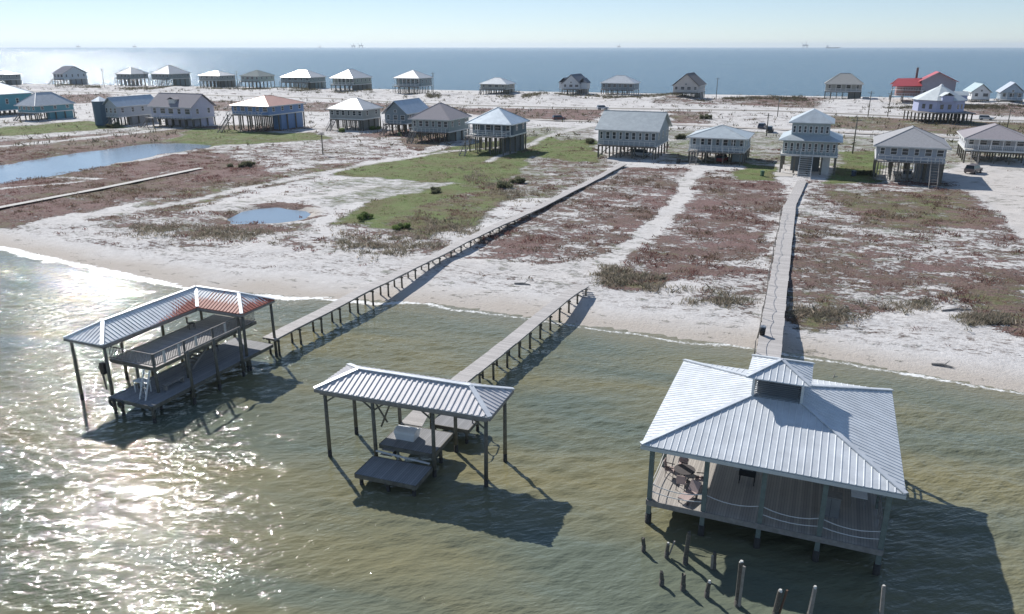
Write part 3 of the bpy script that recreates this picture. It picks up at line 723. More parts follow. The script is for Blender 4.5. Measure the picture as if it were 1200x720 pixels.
for x, dx in ((.55, 1), (3.95, -1), (3.95, 1), (7.95, -1), (11.35, -1)):
    MB().beam((x+dx*.08, .3, 3.9), (x+dx*.9, .3, 4.5), .05, .1).build('knee_brace', M_pile, mb)
def deck(parent, x0, x1, y0, y1, z, mat, piles=(), name='deck', nm='deck_pile'):
    box(name, mat, parent, x0, x1, y0, y1, z-.06, z)
    m = MB(); m.box(x0, x1, y0-.055, y0-.005, z-.26, z+.01); m.box(x0, x1, y1+.005, y1+.055, z-.26, z+.01)
    m.box(x0-.055, x0-.005, y0, y1, z-.26, z+.01); m.box(x1+.005, x1+.055, y0, y1, z-.26, z+.01); m.build('rim_joist', M_pile, parent)
    for x, y in piles: post(parent, x, y, -1.2, z-.065, .12, M_pile, nm, .35)
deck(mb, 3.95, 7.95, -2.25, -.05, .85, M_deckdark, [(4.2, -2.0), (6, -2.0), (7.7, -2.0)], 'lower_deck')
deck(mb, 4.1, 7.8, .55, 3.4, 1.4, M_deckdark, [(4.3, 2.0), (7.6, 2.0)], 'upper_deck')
m = MB(); m.box(4.4, 5.2, .02, .24, 1.0, 1.04); m.box(4.4, 5.2, .27, .5, 1.2, 1.24); m.build('step', M_wood, mb)
MB().beam((4.15, -.02, 1.25), (7.8, -.02, 1.05), .12, .06).build('gangplank', M_offwhite, mb)
m = MB(); m.slab([(4.0, 3.5, 1.45), (5.6, 3.5, 1.45), (5.2, 5.8, 1.6), (4.1, 5.6, 1.6)], .06); m.slab([(4.1, 5.62, 1.6), (5.22, 5.82, 1.6), (5.95, 9.3, 1.7), (4.6, 9.5, 1.7)], .06)
m.build('connecting_walk', M_deck, mb)
for x, y in ((4.2, 5.5), (5.2, 5.7), (4.8, 8.9), (5.8, 8.8)): post(mb, x, y, -1.2, 1.5, .12, M_pile, 'deck_pile', .35)
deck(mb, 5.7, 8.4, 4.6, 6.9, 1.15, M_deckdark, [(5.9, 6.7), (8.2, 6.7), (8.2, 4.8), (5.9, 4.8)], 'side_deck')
m = MB()
for s_ in ((5.9, 6.8), (7.2, 6.8), (8.3, 6.8), (8.3, 5.6)): m.box(s_[0]-.04, s_[0]+.04, s_[1]-.04, s_[1]+.04, 1.16, 2.1)
m.box(5.9, 8.3, 6.77, 6.83, 2.1, 2.15); m.box(8.27, 8.33, 4.7, 6.76, 2.1, 2.15); m.build('railing', M_wood, mb)
t = thing('dock_box', 'rounded white fibreglass dock box on the deck of the middle boathouse', 'dock box', MM @ Vector((5.35, 1.9, 1.401)), -R(19.6))
m = MB(); m.hexa([(-.62, -.4, 0), (.62, -.4, 0), (.62, .4, 0), (-.62, .4, 0)], [(-.7, -.45, .45), (.7, -.45, .45), (.7, .45, .45), (-.7, .45, .45)]); m.build('tub', M_white, t)
m = MB()
for k in range(6):
    a = math.pi*k/6; b_ = math.pi*(k+1)/6
    m.hexa([(-.72, -.47*math.cos(a), .452+.26*math.sin(a)), (.72, -.47*math.cos(a), .452+.26*math.sin(a)), (.72, 0, .452), (-.72, 0, .452)], [(-.72, -.47*math.cos(b_), .452+.26*math.sin(b_)), (.72, -.47*math.cos(b_), .452+.26*math.sin(b_)), (.72, 0, .4525), (-.72, 0, .4525)])
m.build('lid', M_white, t)
ps = MM @ Vector((5.25, 9.5, 0)); pe = g(683, 334, GZ+.7)
M2 = pier('short weathered pier leading from the middle boathouse and ending in steps on the beach', (ps.x, ps.y), pe, 1.75, 1.35, 2.5, z_end=1.35)
m = MB(); L = M2[0]
Lm = (Vector((*pe, 0))-Vector((ps.x, ps.y, 0))).length
for k in range(3): m.box(-.65, .65, Lm+.02+k*.3, Lm+.3+k*.3, 1.15-k*.2, 1.2-k*.2)
m.build('step', M_deck, L)

# ------------------------------------------------------------------ left boathouse
lb = thing('boathouse', 'large two-level boathouse with L-shaped rusting ribbed roof and open railed upper deck', 'boathouse', (-29.0, 50.56, 0), -R(22.5))
LM = Matrix.Translation(lb.location) @ Matrix.Rotation(-R(22.5), 4, 'Z')
M_rl = roof_mat('rusting_ribbed_metal', (.80, .81, .81), .5, .0, rust=(.42, .13, .085))
ze, zp = 5.0, 5.95
A_ = (-3.8, 0, ze); B_ = (0, 0, ze); Cn = (0, 9.1, ze); Dn = (4.5, 9.1, ze); E_ = (4.5, 13.1, ze); F_ = (-3.8, 13.1, ze)
r0 = (-1.9, 1.9, zp); rc = (-1.9, 11.1, zp); r1 = (2.6, 11.1, zp)
m = MB(); K = dict(pitch=.33, rib=(.13, .06, .035))
roof_plane(m, [A_, B_, r0], (1, 0, 0), **K); roof_plane(m, [B_, Cn, rc, r0], (0, 1, 0), **K); roof_plane(m, [Cn, Dn, r1, rc], (1, 0, 0), **K)
roof_plane(m, [Dn, E_, r1], (0, 1, 0), **K); roof_plane(m, [E_, F_, rc, r1], (1, 0, 0), **K); roof_plane(m, [F_, A_, r0, rc], (0, 1, 0), **K)
rf = m.build('roof', M_rl, lb)
# rust eats the sheets beside the inner valley, worst at the low edge
me = rf.data; at = me.attributes.new('rust', 'FLOAT', 'POINT')
rv = []
for v in me.vertices:
    x, y, z = v.co; low = max(0, 1-(z-ze)/.8)
    dd = min(abs(y-8.2)+max(0, x)*0 if -2 < x < .2 else 9, 9)
    a = 0
    if -2 < x <= .05 and y > 3: a = max(0, 1-abs(y-8.6)/4.2)*(.35+.65*low)
    if x > .0 and 8.9 < y < 11.1: a = (.45+.55*low)*(1 if x < 3.2 else .85)
    if x > 2.6: a = max(a, .75*low)
    rv.append(a*(.75+.5*random.random()))
at.data.foreach_set('value', rv)
m = MB()
for a, b_ in ((A_, r0), (B_, r0), (r0, rc), (Cn, rc), (rc, r1), (Dn, r1), (E_, r1), (F_, rc)): m.beam(up(a, .05), up(b_, .05), .26, .06)
m.build('ridge_cap', M_cap, rf)
m = MB(); cyc = [A_, B_, Cn, Dn, E_, F_]
for a, b_ in zip(cyc, cyc[1:]+cyc[:1]): m.beam(up(a, -.14), up(b_, -.14), .05, .17)
m.build('fascia', M_wood, lb)
for x, y in ((-3.5, .3), (-3.5, 4.4), (-3.5, 8.5), (-3.5, 12.8), (-.2, .3), (.0, 12.8), (4.35, 12.8), (4.35, 9.3)): post(lb, x, y, -1.2, 4.9, .125, M_pile, 'post', .5)
m = MB()
for a, b_ in (((-3.5, .3), (-3.5, 12.8)), ((-.2, .3), (-.2, 9.2)), ((-.2, 9.3), (4.35, 9.3)), ((-3.5, 12.8), (4.35, 12.8))): m.beam((*a, 4.72), (*b_, 4.72), .08, .22)
k = .8
while k < 12.6: m.beam((-3.75, k, 4.93), (-1.9, k, 5.78 if 1.9 < k < 11 else 5.35), .05, .12); k += 1.2
m.build('roof_beam', M_wood, lb)
# upper deck with railing
deck(lb, -1.1, 3.25, 1.3, 12.0, 3.3, M_deck, (), 'upper_deck')
UZ = 3.3
for x, y in ((3.2, 1.35), (3.25, 4.2), (3.25, 7.1), (3.25, 10.0), (-.2, 4.0), (-.2, 7.0), (-.2, 9.8), (1.3, 1.4)): post(lb, x, y, -1.2, UZ+1.05 if x > 3 else UZ-.07, .11, M_pile, 'post', .5)
m = MB(); m.box(-1.1, 3.3, 1.24, 1.30, UZ+1.0, UZ+1.06); m.box(3.24, 3.31, 1.3, 11.9, UZ+1.0, UZ+1.06)
m.box(-1.1, 3.3, 1.25, 1.29, UZ+.12, UZ+.18); m.box(3.25, 3.30, 1.3, 11.9, UZ+.12, UZ+.18); rl = m.build('railing', M_wood, lb)
m = MB(); y = 1.4
while y < 11.9: m.box(3.265, 3.29, y, y+.05, UZ+.18, UZ+1.0); y += .155
x = -1.0
while x < 3.2: m.box(x, x+.05, 1.26, 1.285, UZ+.18, UZ+1.0); x += .155
m.build('baluster', M_wood, rl)
m = MB()
for y in (2.1, 3.5, 5.2, 8.3): m.box(3.29, 3.32, y, y+.22, UZ+.05, UZ+1.0)
m.build('white_board', M_offwhite, rl)
for y in (3.0, 5.6, 8.3): post(lb, 4.75, y, -1.2, 4.2 if y < 9 else 4.8, .115, M_pile, 'post', .5)
MB().beam((4.75, 2.8, 4.15), (4.75, 8.5, 4.15), .06, .16).build('lift_beam', M_wood, lb)
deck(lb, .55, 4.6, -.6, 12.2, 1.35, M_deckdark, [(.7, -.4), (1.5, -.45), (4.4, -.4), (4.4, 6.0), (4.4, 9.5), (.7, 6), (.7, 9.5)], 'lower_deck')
# stair from the lower to the upper deck
m = MB()
for k in range(9): m.box(1.6, 2.5, 5.4+k*.27, 5.66+k*.27, 1.52+k*.2, 1.56+k*.2)
for x in (1.57, 2.53): m.beam((x, 5.3, 1.45), (x, 7.9, 3.25), .05, .2)
m.build('stair', M_wood, lb)
t = thing('fish_cleaning_station', 'white fish cleaning table with a tall frame at the front of the left lower deck', 'cleaning table', LM @ Vector((2.1, 1.0, 1.351)), -R(22.5))
MB().box(-.55, .55, -.3, .3, .82, .9).build('basin', M_white, t)
for sx in (-1, 1):
    for sy in (-1, 1): MB().box(sx*.48-.03, sx*.48+.03, sy*.25-.03, sy*.25+.03, 0, .82).build('leg', M_white, t)
t = thing('ladder', 'pale patterned aluminium ladder leaning at the front of the left lower deck', 'ladder', LM @ Vector((3.15, .15, 1.351)), -R(22.5))
for s_ in (-1, 1): MB().beam((s_*.27, -.2, 0), (s_*.27, .55, 2.0), .06, .1).build('side_rail', M_white, t)
for k in range(6): MB().beam((-.25, -.2+.75*(k+.6)/6.4, 2.0*(k+.6)/6.4), (.25, -.2+.75*(k+.6)/6.4, 2.0*(k+.6)/6.4), .09, .04).build('rung', M_metal, t)
t = thing('deck_bench', 'low grey bench on the left boathouse lower deck behind the ladder', 'bench', LM @ Vector((3.4, 2.6, 1.351)), -R(22.5))
MB().box(-.2, .2, -.9, .9, .38, .44).build('seat', M_wood, t)
for s_ in (-1, 1): MB().box(-.18, .18, s_*.8-.04, s_*.8+.04, 0, .38).build('leg', M_wood, t)
for (x, y, lab) in ((.95, -.72, 'black tyre fender nearer the corner of the left boathouse lower deck'), (1.75, -.72, 'black tyre fender next along from the corner of the left boathouse lower deck')):
    t = tag(MB().v and None or (lambda: None)() or bpy.data.objects.new('tyre_fender', None), lab, 'fender', 'tyre fenders on the lower deck edge'); C.objects.link(t)
    t.location = LM @ Vector((x, y, 1.05)); t.rotation_euler = (0, 0, -R(22.5))
    m = MB(); n1, n2 = 16, 8
    for i in range(n1):
        for j in range(n2):
            def tp(i, j):
                a = 2*math.pi*i/n1; b_ = 2*math.pi*j/n2; r = .24+.1*math.cos(b_); return (r*math.cos(a), .09*math.sin(b_), r*math.sin(a))
            m.face([tp(i, j), tp(i+1, j), tp(i+1, j+1), tp(i, j+1)])
    m.build('tyre', M_black, t); MB().beam((0, 0, .3), (0, .04, .32), .03, .03).build('strap', M_rope, t)
for (x, y, rz, lab) in ((1.2, 9.2, .4, 'dark deck chair beneath the stair of the left boathouse'), (-.4, 8.6, 2.2, 'dark deck chair on the shaded back part of the upper deck')):
    t = thing('deck_chair', lab, 'chair', LM @ Vector((x, y, 1.351 if x > 0 else 3.301)), rz, 'dark deck chairs on the left boathouse')
    MB().box(-.25, .25, -.25, .25, .4, .45).build('seat', M_iron, t); MB().box(-.25, .25, .25, .3, .46, 1.0).build('backrest', M_iron, t)
    for sx in (-1, 1):
        for sy in (-1, 1): MB().box(sx*.22-.02, sx*.22+.02, sy*.22-.02, sy*.22+.02, 0, .4).build('leg', M_iron, t)
# boat lift motor box hanging at the front left post
t = thing('boat_lift_motor', 'dark boat lift motor and pulley bundle on the front post of the left boathouse', 'lift motor', LM @ Vector((-.42, .12, 3.2)), -R(22.5))
MB().box(-.2, .16, -.14, .1, -.5, .35).build('housing', M_black, t); MB().tube((-.3, 0, -.1), (-.3, .1, -.1), .22, .22, 12).build('pulley', M_metal, t); MB().tube((-.1, -.05, -.5), (.0, -.05, -1.7), .07, .05).build('cable', M_rope, t)
ps = LM @ Vector((4.0, 12.45, 0))
pier('long narrow weathered pier from the left boathouse across the heath to the long gabled house', (ps.x, ps.y), g(731, 192, GZ+.5), 1.75, 1.35, 2.9, name='pier', z_end=1.15, fall=(.33, .6))

# ------------------------------------------------------------------ broken pilings in front of the pavilion
PIL = [(754, 629, 645.6, .10, 'lone short dark stub piling left of the others'), (781, 635, 653, .10, 'leaning broken piling with a cap just right of the lone stub'),
 (775, 669, 686, .11, 'short black stump piling at the lower left of the broken cluster'), (803, 622, 660, .12, 'jagged broken piling straight under the second pavilion post'),
 (800, 672, 692, .12, 'thick black stump piling right of the lower left stump'), (836, 647, 667, .11, 'slanting splintered piling between the second and third pavilion posts'),
 (828, 680, 700, .11, 'black stump with a white guano top below the splintered piling'), (864, 658, 710, .14, 'tall white-topped piling crusted with barnacles'),
 (908, 690, 724, .13, 'white-capped dark piling with brown side timbers in the pavilion shadow'), (948, 688, 726, .11, 'thin pale grey piling in the pavilion shadow near the bottom'),
 (1031, 687, 732, .10, 'slender pale leaning piling farthest right in the pavilion shadow')]
M_guano = paint('guano_white', (.62, .61, .57), .9, var=.2, scale=8)
M_barn = paint('barnacle_crust', (.11, .10, .085), .9, var=.5, scale=12, bump=.04)
for i, (x, yt, yb, r, lab) in enumerate(PIL):
    b_ = g(x, yb, 0); zt = hgt(b_[1], yt)-.05
    t = thing('broken_piling', lab, 'piling', (b_[0], b_[1], 0), random.uniform(0, 6), 'broken pilings standing in the water by the pavilion')
    tx, ty = random.uniform(-.12, .12), random.uniform(-.06, .06)
    pale = i in (9, 10); bm_ = M_wood if pale else M_barn
    top = Vector((tx, ty, zt)); n = 9; m = MB()
    base = [(math.cos(2*math.pi*k/n)*r, math.sin(2*math.pi*k/n)*r, .35) for k in range(n)]
    tp = [(tx+math.cos(2*math.pi*k/n)*r*.85, ty+math.sin(2*math.pi*k/n)*r*.85, max(.45, zt+random.uniform(-.16, .08))) for k in range(n)]
    m.hexa(base, tp); m.build('shaft', bm_, t)
    m = MB().tube((0, 0, -1), (0, 0, .36), r*1.3, r*1.15, 10); m.build('barnacled_foot', M_barn, t, True)
    if i in (1, 6, 7, 8, 9, 10): MB().tube((tx, ty, zt-.06), (tx, ty, zt+.06), r*.8, r*.5, 9).build('guano_cap', M_guano, t)
    if i in (1, 5, 7, 8):
        s_ = 1 if i != 5 else -1
        MB().beam((s_*.1, .12, .1), (s_*.3, .2, zt+.05), .07, .12).build('broken_timber', M_wood if i != 8 else paint('brown_timber', (.14, .085, .06), .9), t)
# old half-collapsed beam under the deck edge
# ------------------------------------------------------------------ houses
def window(parent, face, a, z, w_, h_, off, wall_pos, big=False):
    """face 'f' (towards the bay), 'r', 'l'. frame stands proud of the wall, pane is its sub-part"""
    m = MB(); p = MB(); t = .09
    def bx(mm, a0, a1, z0, z1, o0, o1):
        if face == 'f': mm.box(a0, a1, wall_pos-o1, wall_pos-o0, z0, z1)
        elif face == 'r': mm.box(wall_pos+o0, wall_pos+o1, a0, a1, z0, z1)
        else: mm.box(wall_pos-o1, wall_pos-o0, a0, a1, z0, z1)
    bx(m, a, a+w_, z+h_-t, z+h_, .003, .07); bx(m, a, a+w_, z, z+t, .003, .07); bx(m, a, a+t, z+t, z+h_-t, .003, .07); bx(m, a+w_-t, a+w_, z+t, z+h_-t, .003, .07)
    bx(m, a+t, a+w_-t, z+h_/2-.03, z+h_/2+.03, .003, .06)
    f = m.build('window', M_white, parent); bx(p, a+t, a+w_-t, z+t, z+h_-t, .004, .04); p.build('pane', M_glass, f)
HDONE = []
def house(label, xl, xc, xb, yb, yf, ye, yp, wall, roof, kind='hip', d_=None, deckf=0.0, nwin=4, name='stilt_house', w_=None, gz=GZ, storeys=1, trim=None, lattice=False, dormer=False, stair=0, group='raised beach houses', porch=0.0, cat='house', side='r', rot=22, enclosed=0.0, stilt_mat=None):
    """xc,yb: near corner of the front; xl,xb: pixel columns of the far ends of front and side eaves (measured)"""
    Pc = g(xc, yb, gz); rz = R(rot); u = Vector((math.cos(rz), -math.sin(rz), 0)); v = Vector((math.sin(rz), math.cos(rz), 0))
    if side == 'l': u_dir = -1
    Dn_ = Pc[1]; zeav = hgt(Dn_, ye); zfl = hgt(Dn_, yf)
    c0 = Vector((*Pc, 0))
    def solve(dirv, px, z, guess=10, lo=2, hi=60):
        for _ in range(50):
            mid = (lo+hi)/2; q_ = c0+dirv*mid; v_ = prx(q_.x, q_.y, z)
            s_ = (v_ > px) if dirv is not v and (dirv.x*(-1) > 0) else (v_ < px)
            if s_: lo = mid
            else: hi = mid
        return (lo+hi)/2
    W_ = w_ or solve(-u, xl, zeav); D_ = d_ or solve(v, xb, zeav)
    D_ = min(D_, 22)
    org = c0-u*W_
    ctr = org+u*(W_/2)+v*(D_/2)
    rp = ctr if kind != 'gableU' else ctr
    zpk = hgt(rp.y, yp) if kind != 'gableV' else hgt((org+u*(W_/2)).y, yp)
    zpk = max(zeav+min(W_, D_)*.16, min(zpk, zeav+min(W_, D_)*.42))
    t = thing(name, label, cat, (org.x, org.y, gz), -rz, group)
    ze_, zf_, zk = zeav-gz, max(.6, zfl-gz), zpk-gz; ov = .7
    ins = ov; x0, x1, y0, y1 = ins, W_-ins, ins, D_-ins
    yw0 = y0+porch
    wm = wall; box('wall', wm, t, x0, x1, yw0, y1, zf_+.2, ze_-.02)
    box('floor_frame', M_offwhite if trim is None else trim, t, x0-.15, x1+.15, y0-.15, y1+.15, zf_-.12, zf_+.198)
    # roof
    m = MB()
    if kind == 'hip': ln = hip(m, 0, W_, 0, D_, ze_, zk, ribs=False, th=.15)
    elif kind == 'gableU':
        a, b_, c, d4 = (0, 0, ze_), (W_, 0, ze_), (W_, D_, ze_), (0, D_, ze_); k0, k1 = (0, D_/2, zk), (W_, D_/2, zk)
        m.slab([a, b_, k1, k0], .15); m.slab([c, d4, k0, k1], .15); ln = [(k0, k1)]
        g_ = MB()
        for x in (x0+.01, x1-.01): MB().hexa([(x-.01, y0, ze_-.03), (x-.01, y1, ze_-.03), (x-.01, D_/2, zk-.3)], [(x+.01, y0, ze_-.03), (x+.01, y1, ze_-.03), (x+.01, D_/2, zk-.3)]).build('gable', wm, t)
    elif kind == 'gableV':
        a, b_, c, d4 = (0, 0, ze_), (W_, 0, ze_), (W_, D_, ze_), (0, D_, ze_); k0, k1 = (W_/2, 0, zk), (W_/2, D_, zk)
        m.slab([b_, c, k1, k0], .15); m.slab([d4, a, k0, k1], .15); ln = [(k0, k1)]
        g_ = MB()
        for y in (y0+.01, y1-.01): MB().hexa([(x0, y-.01, ze_-.03), (x1, y-.01, ze_-.03), (W_/2, y-.01, zk-.3)], [(x0, y+.01, ze_-.03), (x1, y+.01, ze_-.03), (W_/2, y+.01, zk-.3)]).build('gable', wm, t)
        if W_ > 7: window(t, 'f', W_/2-.5, ze_+.2, 1.0, .9, 0, y0)
    rf = m.build('roof', roof, t)
    m = MB()
    for a, b_ in ln:
        if (Vector(a)-Vector(b_)).length > .1: m.beam(up(a, .03), up(b_, .03), .22, .05)
    m.build('ridge_cap', roof, rf)
    m = MB()
    for a, b_ in (((0, 0), (W_, 0)), ((W_, 0), (W_, D_)), ((W_, D_), (0, D_)), ((0, D_), (0, 0))):
        if kind == 'gableU' and a[0] == b_[0]: continue
        if kind == 'gableV' and a[1] == b_[1]: continue
        m.beam((a[0], a[1], ze_-.12), (b_[0], b_[1], ze_-.12), .06, .24)
    m.build('fascia', M_offwhite if trim is None else trim, t)
    if dormer:
        dw = 2.6; dxc = W_*.5; zz0 = ze_+(zk-ze_)*.25; yy0 = D_*.5*.25
        dm = MB(); dm.hexa([(dxc-dw/2, yy0, ze_+.1), (dxc+dw/2, yy0, ze_+.1), (dxc+dw/2, D_*.4, ze_+.1), (dxc-dw/2, D_*.4, ze_+.1)], [(dxc-dw/2, yy0, zz0+1.3), (dxc+dw/2, yy0, zz0+1.3), (dxc+dw/2, D_*.4, zz0+1.3), (dxc-dw/2, D_*.4, zz0+1.3)])
        dmo = dm.build('dormer', M_offwhite, t); m = MB()
        m.slab([(dxc-dw/2-.3, yy0-.3, zz0+1.25), (dxc, yy0-.3, zz0+2.0), (dxc, D_*.45, zz0+2.0), (dxc-dw/2-.3, D_*.45, zz0+1.25)][::1], .1)
        m.slab([(dxc, yy0-.3, zz0+2.0), (dxc+dw/2+.3, yy0-.3, zz0+1.25), (dxc+dw/2+.3, D_*.45, zz0+1.25), (dxc, D_*.45, zz0+2.0)], .1); m.build('dormer_roof', roof, dmo)
    # windows in rows
    hw = ze_-zf_; wz = zf_+hw*.38; wh = min(1.9, hw*.48)
    rows = [(wz, wh)] if storeys == 1 else [(zf_+hw*.12+.2, min(1.4, hw*.28)), (zf_+hw*.58, min(1.4, hw*.28))]
    for zr, hr in rows:
        n_ = max(2, nwin); gap = (x1-x0)/n_
        for k in range(n_):
            ww = min(2.2, gap*.62) if (k % 3) else min(1.4, gap*.45)
            window(t, 'f', x0+gap*(k+.5)-ww/2, zr-.002, ww, hr, 0, yw0)
        n2 = max(2, int((y1-yw0)/4)); gap = (y1-yw0)/n2
        for k in range(n2):
            ww = min(1.2, gap*.4); window(t, side, yw0+gap*(k+.5)-ww/2, zr-.002, ww, hr, 0, x1 if side == 'r' else x0)
    # stilts
    sm = stilt_mat or M_pile; nx_ = max(4, min(7, int(W_/2.9)+1)); ny_ = max(3, min(5, int(D_/3.6)+1)); gr_ = len(HDONE); HDONE.append(1)
    for i in range(nx_):
        for j in range(ny_):
            x = x0+.1+(x1-x0-.2)*i/(nx_-1); y = y0+.1+(y1-y0-.2)*j/(ny_-1)
            MB().box(x-.15, x+.15, y-.15, y+.15, -.5, zf_-.125).build('stilt', sm, t)
    if not deckf and not porch and len(HDONE) % 4 != 2 and kind != 'gableV': deckf = 2.2
    if not stair and len(HDONE) % 2: stair = 1 if len(HDONE) % 4 == 1 else -1
    if len(HDONE) % 3 == 0: lattice = True
    if not enclosed and len(HDONE) % 3 != 1: enclosed = (.35, .5, .25)[len(HDONE) % 3]
    if enclosed: box('storage_room', wm, t, x0+(x1-x0)*(1-enclosed), x1-.4, y0+(y1-y0)*.35, y1-.3, -.4, zf_-.13)
    if lattice:
        m = MB()
        for k in range(int((x1-x0)/.5)): m.box(x0+k*.5, x0+k*.5+.12, y0+.25, y0+.3, -.3, zf_-.13)
        for k in range(int((y1-y0)/.5)): m.box(x1-.3, x1-.25, y0+.4+k*.5, y0+k*.5+.52, -.3, zf_-.13)
        m.build('lattice_skirt', M_wood, t)
    for k in range(nx_-1):
        xa = x0+.1+(x1-x0-.2)*k/(nx_-1); xb2 = x0+.1+(x1-x0-.2)*(k+1)/(nx_-1)
        if k % 2 == 0 and not stair: MB().beam((xa, y0+.3, .1), (xb2, y0+.3, zf_-.3), .06, .18).build('cross_brace', sm, t)
    MB().box(x0+.1, x1-.1, y0+.42, y0+.56, zf_-.45, zf_-.125).build('girder', sm, t)
    if porch:
        for k in range(nx_+1):
            x = x0+.1+(x1-x0-.2)*k/nx_; MB().box(x-.08, x+.08, y0, y0+.16, zf_+.2, ze_-.1).build('porch_post', M_white, t)
        m = MB(); m.box(x0, x1, y0+.02, y0+.08, zf_+1.15, zf_+1.23)
        for k in range(int((x1-x0)/.35)): m.box(x0+k*.35, x0+k*.35+.06, y0+.03, y0+.07, zf_+.2, zf_+1.15)
        m.build('porch_railing', M_white, t)
    if deckf:
        dz = zf_+.1; m = MB().box(x0+.3, x1-.3, y0-deckf, y0-.16, dz-.15, dz); dk = m.build('front_deck', M_wood, t)
        m = MB(); ya = y0-deckf; m.box(x0+.3, x1-.3, ya, ya+.06, dz+.95, dz+1.03); m.box(x0+.3, x1-.3, ya, ya+.06, dz+.45, dz+.5)
        for k in range(int((x1-x0)/1.2)+1): m.box(x0+.3+k*1.2, x0+.4+k*1.2, ya-.0, ya+.08, dz+.002, dz+.95)
        for s_ in (x0+.3, x1-.36): m.box(s_, s_+.06, ya+.1, y0-.2, dz+.95, dz+1.03)
        m.build('deck_railing', M_offwhite, dk)
        for k in range(4):
            x = x0+.5+(x1-x0-1.0)*k/3; MB().box(x-.1, x+.1, ya+.1, ya+.3, -.5, dz-.152).build('deck_post', sm, t)
    if stair:
        sx = x0+1.2 if stair < 0 else x1-2.4; yy = y0-(deckf or .2)-.05; nst = 9; hs = zf_+.05
        m = MB(); run = hs*1.15
        for k in range(nst): m.box(sx, sx+1.2, yy-(k+1)*run/nst, yy-k*run/nst-.02, hs-(k+1)*hs/nst, hs-(k+1)*hs/nst+.06)
        for xx in (sx-.06, sx+1.26):
            m.beam((xx, yy, hs-.1), (xx, yy-run, -.1), .06, .3); m.beam((xx, yy, hs+.95), (xx, yy-run, .9), .06, .09)
            m.box(xx-.04, xx+.04, yy-run, yy-run+.08, -.2, .9)
        m.build('stair', M_wood, t)
    return t, W_, D_, (ze_, zf_, zk)

